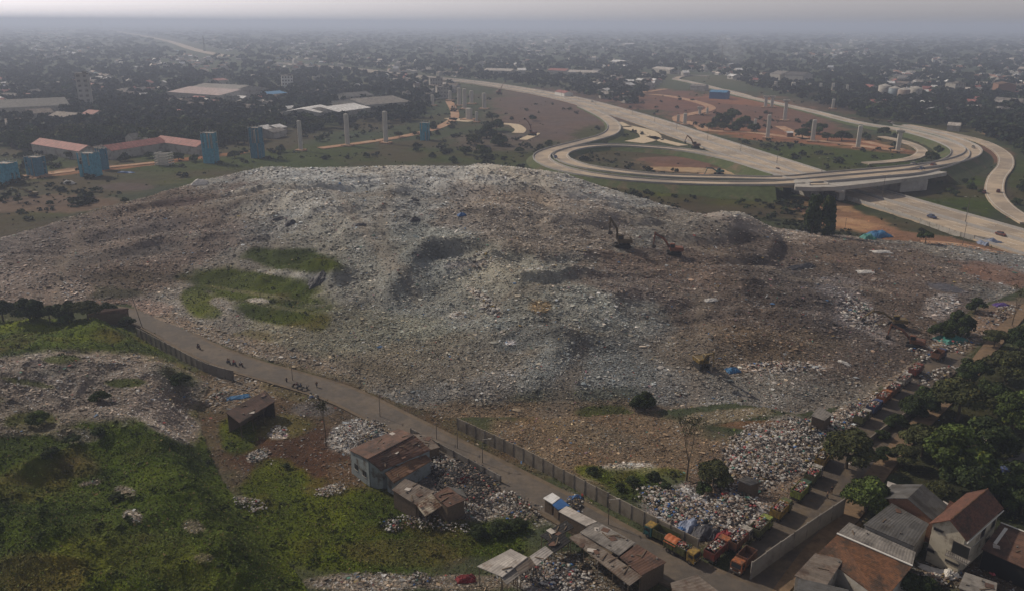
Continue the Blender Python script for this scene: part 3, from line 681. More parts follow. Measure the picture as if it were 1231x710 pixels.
# toll road
HW_C = [(300, 74), (400, 81), (500, 92), (560, 98), (610, 105), (680, 118), (760, 140), (840, 167), (920, 194), (1000, 221), (1080, 246), (1160, 270), (1240, 294), (1330, 322)]
HWP = line(HW_C, 12, .3)
HWW = 31
ribbon('toll_road', HWP, 0, HWW, M_ROADC, .05, 1.6, kind='structure')
mk = MB()
for off in (-14.2, -1.9, 1.9, 14.2): ribbon('', HWP, off, .3, None, .062, .004, mb=mk)
for off in (-10.2, -6.1, 6.1, 10.2): dashes(mk, resample(HWP, 5), off, .3, .064, 5, 10)
o = mk.build('toll_road_markings', M_WHITE); o['kind'] = 'structure'
M_BARR = mat('barrier_concrete', (.30, .29, .28), .9, .1, .5)
b_ = MB(); ribbon('', HWP, 0, .8, None, 1.1, 1.1, mb=b_)
tag(b_.build('median_barrier', M_BARR), 'long concrete barrier down the middle of the straight toll road', 'barrier')
for sgn, lb in ((1, 'low grey crash rail along the far edge of the toll road'), (-1, 'low grey crash rail along the near edge of the toll road')):
    b_ = MB(); ribbon('', HWP, sgn * 15.2, .35, None, .95, .9, mb=b_); tag(b_.build('crash_rail', M_BARR), lb, 'guard rail')

M_BANK = mat('grassy_bank', (.058, .075, .026), 1, .3, .4, .1, 0, (.11, .085, .05), .3, .06)
OVER = pts2([(955, 205), (1000, 195), (1110, 205), (1120, 235), (1040, 260), (940, 235)])
def ramp(name, px, w, label, dz=.05, mid=False, parapet=True, step=8, m=None):
    P = line(px, step)
    IN = [bool(inside(np.array([p.x]), np.array([p.y]), OVER)[0]) for p in P]
    TH = [2.0 if q else .8 for q in IN]
    N = normals2(P); eb = MB(); run = []
    for p, n, q in list(zip(P, N, IN)) + [(None, None, True)]:
        if not q: run.append((p, n)); continue
        if len(run) > 2:
            b0 = len(eb.v)
            for pp, nn in run:
                hw = w / 2 + .5; k = hw + (pp.z + .5) * 1.7
                for o_, z_ in ((-k, -.7), (-hw, pp.z - .03), (hw, pp.z - .03), (k, -.7)): eb.v.append(Vector((pp.x + nn.x * o_, pp.y + nn.y * o_, z_)))
            for i in range(len(run) - 1):
                for j in range(3): a_ = b0 + i * 4 + j; eb.face((a_, a_ + 4, a_ + 5, a_ + 1))
            e_ = b0 + (len(run) - 1) * 4; eb.face((b0, b0 + 1, b0 + 2, b0 + 3)); eb.face((e_ + 3, e_ + 2, e_ + 1, e_))
        run = []
    if max(p.z for p in P) > 1 and eb.v: eb.build('embankment', M_BANK)['kind'] = 'structure'
    ribbon(name, P, 0, w, m or M_ROADC, dz, TH, kind='structure')
    mk = MB()
    for off in (-w / 2 + .8, w / 2 - .8): ribbon('', P, off, .22, None, dz + .012, .004, mb=mk)
    o = mk.build(name + '_markings', M_WHITE); o['kind'] = 'structure'
    if parapet:
        for sgn, sd in ((1, 'inner'), (-1, 'outer')):
            b_ = MB(); ribbon('', P, sgn * (w / 2 + .22), .35, None, .85, 1.1, mb=b_)
            tag(b_.build('parapet', M_BARR), f'low concrete parapet on the {sd} edge of {label}', 'parapet')
    return P
# pixels with their deck height
LOOP_OUT = ramp('loop_ramp', [(700, 128, .4), (725, 140, .5), (738, 151, .8), (733, 161, 1.2), (708, 169, 1.6), (676, 177, 2), (655, 184, 2.2), (652, 192, 2.2), (668, 201, 2.2), (700, 209, 2.4), (745, 215, 2.6), (800, 219, 3), (860, 221, 4), (930, 221, 6), (985, 217, 7.6), (1040, 212, 7.8), (1095, 207, 7.5), (1130, 199, 6), (1152, 189, 4.5), (1150, 178, 3.5), (1120, 166, 2.5), (1080, 156, 2), (1030, 148, 1.2), (975, 134, .6), (930, 124, .4), (890, 115, .4), (850, 104, .4), (824, 98, .4), (812, 95, .4), (826, 91, .4), (850, 92, .4)], 10.0, 'the outer loop ramp')
LOOP_IN = ramp('inner_ramp', [(985, 222, 7.6), (930, 207, 5), (880, 192, 3), (830, 182, 2.5), (780, 177, 2.2), (730, 175, 2), (696, 178, 2), (676, 184, 2), (676, 191, 2), (700, 200, 2.2), (745, 207, 2.4), (800, 212, 3), (870, 214, 4), (940, 215, 6), (1000, 210, 7.8), (1060, 205, 7.6), (1110, 200, 7), (1150, 193, 5), (1170, 184, 4), (1163, 174, 3), (1130, 162, 2), (1080, 151, 1.5)], 9.0, 'the inner loop ramp')
SIDE = ramp('side_ramp', [(1090, 150, .4), (1140, 160, .4), (1180, 170, .4), (1205, 184, .4), (1209, 198, .4), (1198, 214, .4), (1196, 232, .4), (1210, 250, .4), (1240, 268, .4)], 9, 'the winding side road', parapet=False)
INNER2 = ramp('service_ramp', [(1060, 164, .3), (1090, 171, .3), (1108, 180, .3), (1100, 189, .3), (1070, 194, .3), (1040, 196, .3)], 7, 'the small service ramp', parapet=False)
FARRD = line([(130, 36), (165, 42), (200, 49), (235, 60), (275, 68)], 60, .2); ribbon('far_toll_road', FARRD, 0, 30, M_ROADC, .1, .8, kind='structure')
FARRD2 = line([(900, 116), (870, 108), (850, 106)], 10, .2); ribbon('toll_access_road', FARRD2, 0, 12, M_ROADC, .03, .8, kind='structure')

# bridge under the ramps, over the toll road
def bridge():
    e = empty('overpass_bridge', G(1010, 236), 0, 'grey concrete overpass carrying the curved ramps over the toll road', 'bridge')
    Mi = Matrix.Translation(-e.location)
    P = [Mi @ p for p in line([(955, 219, 7.4), (985, 219, 7.6), (1040, 213, 7.6), (1095, 206, 7.3), (1112, 203, 7.1)], 8)]
    g = MB(); ribbon('', P, 0, 23, None, -.15, 1.9, mb=g); g.build('deck_girder', M_CONC, e)
    for (px, py) in ((985, 232), (1010, 240)):
        c = Mi @ G(px, py)
        p = MB(); p.box((c.x, c.y, 2.3), (3, 3, 5.2), bev=.3); p.box((c.x, c.y, 5.2), (4, 15, 1.2), bev=.2, rz=R(-30)); p.build('pier', M_CONC, e)
    for (px, py, sx) in ((1085, 222, 18), (968, 229, 5)):
        c = Mi @ G(px, py, 2)
        a = MB(); a.box((c.x, c.y, 2.6), (sx, 15, 5.6), rz=R(20), bev=.2); a.build('abutment', M_CONC, e)
bridge()

# ------------------------------------------------------------------ light, sky, haze
def daylight():
    el, azm = R(37), R(-55)          # sun behind the scene, to the left
    w = bpy.data.worlds.new('World'); scene.world = w; w.use_nodes = True
    nt = w.node_tree; N, L = nt.nodes, nt.links; bg = N['Background']
    s = N.new('ShaderNodeTexSky'); s.sky_type = 'NISHITA'; s.sun_disc = False; s.sun_elevation = el; s.sun_rotation = azm
    s.dust_density = 1.2; s.air_density = 1.0; s.ozone_density = 1.0; s.altitude = 80
    hs = N.new('ShaderNodeHueSaturation'); hs.inputs['Saturation'].default_value = .12
    tn = N.new('ShaderNodeMix'); tn.data_type = 'RGBA'; tn.blend_type = 'MULTIPLY'; tn.inputs[0].default_value = 1; tn.inputs[7].default_value = (1.0, .95, .99, 1)
    L.new(s.outputs[0], hs.inputs['Color']); L.new(hs.outputs[0], tn.inputs[6]); 
    ge = N.new('ShaderNodeNewGeometry'); sx = N.new('ShaderNodeSeparateXYZ'); L.new(ge.outputs['Incoming'], sx.inputs[0])
    mr = N.new('ShaderNodeMapRange'); mr.interpolation_type = 'SMOOTHSTEP'; mr.inputs[1].default_value = 0; mr.inputs[2].default_value = -.35; mr.inputs[3].default_value = 1.55; mr.inputs[4].default_value = 1; L.new(sx.outputs[2], mr.inputs[0])
    hz = N.new('ShaderNodeVectorMath'); hz.operation = 'SCALE'; L.new(tn.outputs[2], hz.inputs[0]); L.new(mr.outputs[0], hz.inputs['Scale']); L.new(hz.outputs[0], bg.inputs[0]); bg.inputs[1].default_value = .09
    sd = Vector((math.sin(azm) * math.cos(el), math.cos(azm) * math.cos(el), math.sin(el)))
    l = bpy.data.lights.new('sun', 'SUN'); l.energy = 4.2; l.angle = R(1.2); l.color = (1, .87, .70)
    lo = bpy.data.objects.new('sun', l); COL.objects.link(lo); lo.rotation_euler = (-sd).to_track_quat('-Z', 'Y').to_euler(); lo.location = sd * 500
    vs = scene.view_settings; vs.view_transform = 'Standard'; vs.look = 'None'; vs.gamma = 1; vs.use_curve_mapping = False; vs.exposure = EXPO
def haze():
    mb = MB(); D = 27000
    mb.box((0, D / 2 - 600, 52), (D * 2.2, D + 1200, 110))
    m = bpy.data.materials.new('haze_air'); m.use_nodes = True; nt = m.node_tree
    nt.nodes.remove(nt.nodes['Principled BSDF'])
    v = nt.nodes.new('ShaderNodeVolumePrincipled'); v.inputs['Density'].default_value = HAZE
    v.inputs['Color'].default_value = HAZEC; v.inputs['Anisotropy'].default_value = .2
    nt.links.new(v.outputs[0], nt.nodes['Material Output'].inputs['Volume'])
    o = mb.build('haze', m); o['kind'] = 'stuff'
EXPO = -.34; HAZE = .00028; HAZEC = (.64, .735, .95, 1)
daylight(); haze()
c = scene.cycles
c.use_denoising = True; c.max_bounces = 5; c.diffuse_bounces = 2; c.glossy_bounces = 2; c.transmission_bounces = 2; c.volume_bounces = 1; c.transparent_max_bounces = 4
c.sample_clamp_indirect = 4; c.caustics_reflective = False; c.caustics_refractive = False; c.use_adaptive_sampling = True; c.adaptive_threshold = .02
# ------------------------------------------------------------------ vegetation
def leaf_cards(P, Nn, S, seedcol):
    n = len(P)
    ref = rng.normal(0, 1, (n, 3)); U = np.cross(Nn, ref); U /= np.linalg.norm(U, axis=1, keepdims=True) + 1e-9
    Wv = np.cross(Nn, U)
    q = []
    for a, b, c in ((-.5, -.35, 0), (.5, -.3, .12), (.4, .4, 0), (-.45, .35, .12)):
        j = 1 + .35 * (rng.random((n, 1)) - .5)
        q.append(P + (U * a + Wv * b + Nn * c) * S[:, None] * j)
    V4 = np.stack(q, 1).reshape(-1, 3); b = np.arange(n) * 4
    F3 = np.concatenate([np.stack([b, b + 1, b + 2], -1), np.stack([b, b + 2, b + 3], -1)])
    return V4, F3, np.repeat(seedcol, 4, 0)
def crown_np(n, clumps, leaf, col, flat=.75, seed=0, spread=1.0, cone=0.0, gap=.0):
    """crown of unit radius round the origin made of leaf-sized faces in separate clumps"""
    r = np.random.default_rng(seed)
    k = clumps
    d = r.normal(0, 1, (k, 3)); d /= np.linalg.norm(d, axis=1, keepdims=True)
    d[:, 2] = np.abs(d[:, 2]) * 1.35 - .55
    cc = d * (.45 + .33 * r.random((k, 1))) * spread
    rad = .20 + .22 * r.random(k)
    if cone > 0:
        zz = r.random(k) * 2 - 1; t = r.random(k) * 6.283; w = (1 - (zz + 1) / 2 * cone) * .42
        cc = np.stack([np.cos(t) * w, np.sin(t) * w, zz * .9], -1); rad = .16 + .2 * (1 - (zz + 1) / 2 * cone)
    bright = np.exp(r.normal(0, .28, k))
    pk = rad ** 2 / (rad ** 2).sum()
    i = r.choice(k, n, p=pk)
    nn = r.normal(0, 1, (n, 3)); nn /= np.linalg.norm(nn, axis=1, keepdims=True); nn[:, 2] = np.where(nn[:, 2] < -.3, -nn[:, 2], nn[:, 2])
    P = cc[i] + nn * (rad[i] * (.72 + .34 * r.random(n)))[:, None]
    P[:, 2] *= flat
    Nn = nn + r.normal(0, .45, (n, 3)); Nn /= np.linalg.norm(Nn, axis=1, keepdims=True)
    S = leaf * (.6 + .8 * r.random(n))
    c = np.array(col)[None] * bright[i][:, None] * np.exp(r.normal(0, .22, n))[:, None]
    y = r.random(n) < .06; c[y] = c[y] * np.array([1.9, 1.5, .9])
    return P, Nn, S, np.clip(c, .003, .5)
def crown_mesh(name, *a, **k):
    P, Nn, S, c = crown_np(*a, **k); v, f, cc = leaf_cards(P, Nn, S, c)
    return mesh_np(name, v, f, cc)
def trunk_mesh(name, h, r, limbs=5, seed=0, spread=.5, top=.8):
    """tapered, slightly bent trunk with limbs; base at origin"""
    q = random.Random(seed); mb = MB()
    pts = [Vector((0, 0, -.3))]; d = Vector((0, 0, 0))
    for i in range(1, 5): d += Vector((q.uniform(-.06, .06) * h * .25, q.uniform(-.06, .06) * h * .25, 0)); pts.append(Vector((d.x, d.y, h * top * i / 4)))
    for i in range(4): mb.tube(pts[i], pts[i + 1], r * (1 - .18 * i), r * (1 - .18 * (i + 1)), 8)
    for i in range(limbs):
        a = q.uniform(0, 6.28); b = pts[2].lerp(pts[4], q.random()); L = h * q.uniform(.25, .5) * spread * 1.6
        e = b + Vector((math.cos(a) * L, math.sin(a) * L, L * q.uniform(.4, .9)))
        mid = b.lerp(e, .5) + Vector((0, 0, -L * .06)); mb.tube(b, mid, r * .4, r * .28, 6); mb.tube(mid, e, r * .28, r * .1, 6)
    me = mb.build(name, M_BARK); m = me.data; bpy.data.objects.remove(me); return m
G_DARK, G_MID, G_OLIVE, G_BRIGHT = (.028, .042, .014), (.042, .062, .020), (.055, .062, .024), (.046, .066, .016)
CR = {}
def crowns(kind):
    if kind not in CR:
        spec = dict(big=(9000, 26, .085), mid=(2200, 16, .13), small=(620, 11, .22))[kind]
        CR[kind] = [crown_mesh('crown', spec[0], spec[1], spec[2], c, flat=fl, seed=s) for s, (c, fl) in enumerate(((G_DARK, .72), (G_MID, .8), (G_OLIVE, .68), (G_DARK, .95), (G_MID, .62), (G_BRIGHT, .75)))]
        CR[kind + 't'] = [trunk_mesh('trunk', 1.9, .075, 6 if kind != 'small' else 3, s, .5) for s in range(3)]
    return CR[kind]
def tree(kind, idx, p, R_, hh, label, group=None, name='broadleaf_tree', cat='tree', rz=None, trunk=True, zs=1.0):
    """crown radius R_, total height hh"""
    cs = crowns(kind)
    e = empty(name, p, rz if rz is not None else random.uniform(0, 6.28), label, cat, group)
    c = link('crown', cs[idx % len(cs)], M_LEAF, e); c.location = (0, 0, hh - R_ * .85 * zs); c.scale = (R_, R_ * random.uniform(.88, 1.08), R_ * zs)
    if trunk:
        t = link('trunk', CR[kind + 't'][idx % 3], M_BARK, e); t.scale = (R_ * .9, R_ * .9, (hh - R_ * .7 * zs) / 1.5)
    return e

# trees beyond: the wooded belt between the building site and the horizon
OPEN = [pts2([(-300, 180), (0, 176), (60, 184), (150, 186), (250, 178), (300, 172), (360, 160), (430, 150), (500, 146), (530, 118), (545, 112), (560, 106), (640, 118), (700, 132), (640, 175), (560, 190), (500, 186), (420, 190), (300, 196), (160, 230), (0, 275), (-300, 300)]),
        pts2([(545, 100), (640, 110), (700, 125), (760, 130), (790, 100), (830, 88), (870, 92), (900, 104), (960, 120), (1040, 140), (1110, 152), (1180, 162), (1231, 190), (1300, 320), (900, 320), (600, 300), (560, 160)])]
def polypix(px): return pts2(px)
ROADBAND = [([(p.x, p.y) for p in HWP], 30), ([(p.x, p.y) for p in SIDE], 12), ([(p.x, p.y) for p in LOOP_OUT], 14), ([(p.x, p.y) for p in FARRD], 60), ([(p.x, p.y) for p in LOOP_IN], 14), ([(p.x, p.y) for p in INNER2], 12)]
def ground_np(px, py):
    dx = FW[0] * F + RT[0] * (px - W / 2) + UP[0] * (H / 2 - py); dy = FW[1] * F + RT[1] * (px - W / 2) + UP[1] * (H / 2 - py); dz = FW[2] * F + RT[2] * (px - W / 2) + UP[2] * (H / 2 - py)
    t = (-.4 - CAMH) / dz
    return dx * t, dy * t
FOOT = []     # (x, y, radius) kept clear of trees for buildings
def clear(x, y, roads=True):
    ok = np.ones(len(x), bool)
    for P in OPEN: ok &= ~inside(x, y, P)
    for P, hw in ROADBAND: ok &= dist_poly(x, y, P[::2] + [P[-1]]) > hw
    for fx, fy, fr in FOOT: ok &= np.hypot(x - fx, y - fy) > fr
    return ok
def treebelt():
    n = 17000
    py = 32 + (185 - 32) * rng.random(n) ** 1.35; px = rng.uniform(-60, 1290, n)
    py = py + (px - 615) * .0061
    x, y = ground_np(px, py)
    town = np.clip(fbm(px, py * 3.0, 60, 3, 101) * 1.6 + .10, 0, 1) * np.clip((130 - py) / 40, 0, 1)
    keep = clear(x, y) & (rng.random(n) > town * .85) & (np.hypot(x, y) < 24000)
    x, y, px, py = x[keep], y[keep], px[keep], py[keep]
    r = np.hypot(x, y); order = np.argsort(r)
    near = []; k = 0
    for i in order:
        if len(near) >= 290: break
        near.append(i)
    for j, i in enumerate(near):
        d = r[i]; Rr = random.uniform(4.0, 7.5); hh = Rr * random.uniform(1.4, 2.0)
        tree('small', j, (x[i], y[i], -.4), Rr, hh, 'dark green broadleaf tree in the wooded belt beyond the building site and toll road', 'trees of the wooded belt beyond the building site', name='broadleaf_tree', trunk=d < 640, zs=random.uniform(.8, 1.25))
    rest = order[len(near):]
    base = [crown_np(46, 7, .42, (1, 1, 1), flat=.8, seed=40 + s) for s in range(8)]
    Vs, Fs, Cs, o = [], [], [], 0
    sh = rng.integers(0, 8, len(rest))
    for s in range(8):
        I = rest[sh == s]
        if not len(I): continue
        d = r[I]; size = np.maximum(4 + 3.5 * rng.random(len(I)), d * (2.4 + 2.4 * rng.random(len(I))) / 957)
        hgt = np.minimum(size, 5.5 + 5 * rng.random(len(I)) ** 2)
        P, Nn, S, c = base[s]
        v, f, cc = leaf_cards(P, Nn, S, c)
        tone = np.array([.034, .050, .022])[None] * np.exp(rng.normal(0, .38, (len(I), 1))) * (1 + rng.normal(0, .10, (len(I), 3)))
        th = rng.random(len(I)) * 6.283; ct, st = np.cos(th)[:, None], np.sin(th)[:, None]
        X = (v[:, 0] * ct - v[:, 1] * st) * size[:, None] + x[I][:, None]; Y = (v[:, 0] * st + v[:, 1] * ct) * size[:, None] + y[I][:, None]
        Z = (v[None, :, 2] + .75) * hgt[:, None] - .4
        Vs.append(np.stack([X, Y, Z], -1).reshape(-1, 3)); Fs.append((f[None] + (np.arange(len(I)) * len(v))[:, None, None]).reshape(-1, 3) + o); o += len(I) * len(v)
        Cs.append((cc[None] * tone[:, None, :]).reshape(-1, 3))
    ob = link('distant_woods', mesh_np('distant_woods', np.concatenate(Vs), np.concatenate(Fs), np.clip(np.concatenate(Cs), .004, .3)), M_LEAF); ob['kind'] = 'stuff'

def scrub():
    n = 12000
    py = 95 + 205 * rng.random(n) ** .8; px = rng.uniform(-30, 1260, n)
    x, y = ground_np(px, py)
    C, il, ih = paint(x, y, np.zeros(n) - .4)
    k = (C[:, 3] > .08) & ~il & ~ih & (rng.random(n) < np.clip(.28 + fbm(x, y, 45, 3, 141) * 1.3, .02, 1)) & (np.hypot(x, y) > 300)
    ins = np.zeros(n, bool)
    for P in OPEN: ins |= inside(x, y, P)
    k &= ins
    for P, hw in ROADBAND: k &= dist_poly(x, y, P[::2] + [P[-1]]) > hw * .75 + 1
    x, y, C = x[k], y[k], C[k]; m = len(x)
    base = [crown_np(40, 6, .5, (1, 1, 1), flat=.8, seed=140 + s) for s in range(5)]
    Vs, Fs, Cs, o = [], [], [], 0; sh = rng.integers(0, 5, m)
    for s in range(5):
        I = np.where(sh == s)[0]; P, Nn, S, c = base[s]; v, f, cc = leaf_cards(P, Nn, S, c)
        size = .6 + 2.9 * rng.random(len(I)) ** 3; th = rng.random(len(I)) * 6.283; ct, st = np.cos(th)[:, None], np.sin(th)[:, None]
        tone = np.array([.040, .054, .018])[None] * np.exp(rng.normal(0, .35, (len(I), 1)))
        X = (v[:, 0] * ct - v[:, 1] * st) * size[:, None] + x[I][:, None]; Y = (v[:, 0] * st + v[:, 1] * ct) * size[:, None] + y[I][:, None]; Z = (v[None, :, 2] + .5) * size[:, None] * .8 - .4
        Vs.append(np.stack([X, Y, Z], -1).reshape(-1, 3)); Fs.append((f[None] + (np.arange(len(I)) * len(v))[:, None, None]).reshape(-1, 3) + o); o += len(I) * len(v); Cs.append((cc[None] * tone[:, None, :]).reshape(-1, 3))
    ob = link('scrub', mesh_np('scrub', np.concatenate(Vs), np.concatenate(Fs), np.clip(np.concatenate(Cs), .004, .3)), M_LEAF); ob['kind'] = 'stuff'

def brush():
    """low tangled growth on the green hill and between the yards"""
    w = np.clip(TC[:, 3], 0, 1) ** 2 * (TR < 330)
    x, y, z, C, r = scatter(3600, w)
    k = rng.random(len(x)) < np.clip(.45 + fbm(x, y, 9, 3, 171) * 1.4, .03, 1)
    for P, hw in ROADS_KEEP: k &= dist_poly(x, y, P) > hw + 1.2
    x, y, z, C = x[k], y[k], z[k], C[k]
    base = [crown_np(34, 6, .34, (1, 1, 1), flat=.75, seed=240 + s) for s in range(6)]
    Vs, Fs, Cs, o = [], [], [], 0; sh = rng.integers(0, 6, len(x))
    for s in range(6):
        I = np.where(sh == s)[0]; P, Nn, S, c = base[s]; v, f, cc = leaf_cards(P, Nn, S, c)
        size = .35 + .8 * rng.random(len(I)) ** 2.5; th = rng.random(len(I)) * 6.283; ct, st = np.cos(th)[:, None], np.sin(th)[:, None]
        tone = C[I, :3] * np.array([1.25, 1.4, 1.0]) * np.exp(rng.normal(0, .28, (len(I), 1)))
        X = (v[:, 0] * ct - v[:, 1] * st) * size[:, None] + x[I][:, None]; Y = (v[:, 0] * st + v[:, 1] * ct) * size[:, None] + y[I][:, None]; Z = (v[None, :, 2] + .35) * size[:, None] * .8 + z[I][:, None]
        Vs.append(np.stack([X, Y, Z], -1).reshape(-1, 3)); Fs.append((f[None] + (np.arange(len(I)) * len(v))[:, None, None]).reshape(-1, 3) + o); o += len(I) * len(v); Cs.append((cc[None] * tone[:, None, :]).reshape(-1, 3))
    ob = link('brush', mesh_np('brush', np.concatenate(Vs), np.concatenate(Fs), np.clip(np.concatenate(Cs), .004, .3)), M_LEAF); ob['kind'] = 'stuff'

# ------------------------------------------------------------------ houses
R_RUST = roofmat('rusty_sheet_roof', (.11, .060, .042), (.055, .035, .028), .45)
R_ORANGE = roofmat('orange_brown_roof', (.14, .078, .045), (.08, .045, .03), .4)
R_GREY = roofmat('grey_fibre_cement_roof', (.19, .175, .16), (.10, .092, .085), .4)
R_DGREY = roofmat('dark_grey_roof', (.085, .083, .082), (.055, .05, .045), .4)
R_LIGHT = roofmat('pale_sheet_roof', (.40, .37, .34), (.25, .21, .18), .3)
R_BROWNG = roofmat('brown_grey_roof', (.15, .125, .105), (.09, .06, .045), .45)
R_BLACK = roofmat('black_sheet_roof', (.022, .021, .021), (.05, .04, .035), .25)
R_RED = roofmat('red_tile_roof', (.105, .046, .03), (.06, .034, .026), .35, tiles=True)
R_PALEPINK = roofmat('pale_pink_roof', (.36, .28, .27), (.28, .22, .22), .3)
R_PINK = roofmat('faded_red_roof', (.27, .10, .085), (.2, .09, .085), .3, tiles=False, period=3)
R_TERRA = roofmat('orange_tile_roof', (.115, .052, .025), (.05, .03, .02), .5, tiles=True)
R_WHITE = roofmat('white_sheet_roof', (.62, .62, .62), (.45, .44, .42), .3)
R_BLUE = roofmat('blue_sheet_roof', (.06, .20, .38), (.05, .14, .25), .3)
M_WALLP = mat('plaster_wall', (.36, .34, .31), .95, .15, .8, 0, 0, (.2, .18, .15), .35, .4)
def hut(name, cat, label, r0, r1, zr, width, ze, roofm, wallm, over=.5, group=None, wins=(), base=-.6, th=.14, split=None):
    """gabled building: ridge r0->r1 (world xy), ridge height, overall width, eave height. Local x along the ridge."""
    r0, r1 = Vector(r0), Vector(r1); c = (r0 + r1) / 2; d = r1 - r0; L = math.hypot(d.x, d.y); rz = math.atan2(d.y, d.x)
    e = empty(name, (c.x, c.y, 0), rz, label, cat, group)
    w = width / 2
    wl = MB(); i = over
    X0, X1, Y = -L / 2 + i, L / 2 - i, w - i
    zg = ze + (zr - ze) * (1 - Y / w) if w else ze
    pr = [(-Y, base), (Y, base), (Y, zg - .05), (0, zr - .06), (-Y, zg - .05)]
    n = len(pr); vs = [(X0, a, b) for a, b in pr] + [(X1, a, b) for a, b in pr]
    wl.add(vs, [tuple(range(n - 1, -1, -1)), tuple(range(n, 2 * n))] + [(k, (k + 1) % n, n + (k + 1) % n, n + k) for k in range(n)])
    wo = wl.build('wall', wallm, e)
    rf = MB()
    rf.slab([(-L / 2, 0, zr + .1), (L / 2, 0, zr + .1), (L / 2, w, ze + .1), (-L / 2, w, ze + .1)], th); rf.slab([(-L / 2, 0, zr + .1), (L / 2, 0, zr + .1), (L / 2, -w, ze + .1), (-L / 2, -w, ze + .1)], th)
    ro = rf.build('roof', roofm, e)
    return e, dict(L=L, w=w, X0=X0, X1=X1, Y=Y, zg=zg, roof=ro, wall=wo)
def gpx(px, py, z): g = G(px, py, z); return (g.x, g.y)
def hutpx(name, cat, label, a, b, zr, width, ze, *r, **k): return hut(name, cat, label, gpx(a[0], a[1], zr), gpx(b[0], b[1], zr), zr, width, ze, *r, **k)
def farhouse(a, b, zr, width, ze, roofm, wallm, label, name='warehouse', cat='warehouse', group=None):
    e, g = hutpx(name, cat, label, a, b, zr, width, ze, roofm, wallm, over=.3, group=group)
    FOOT.append((e.location.x, e.location.y, g['L'] * .55 + 8)); return e
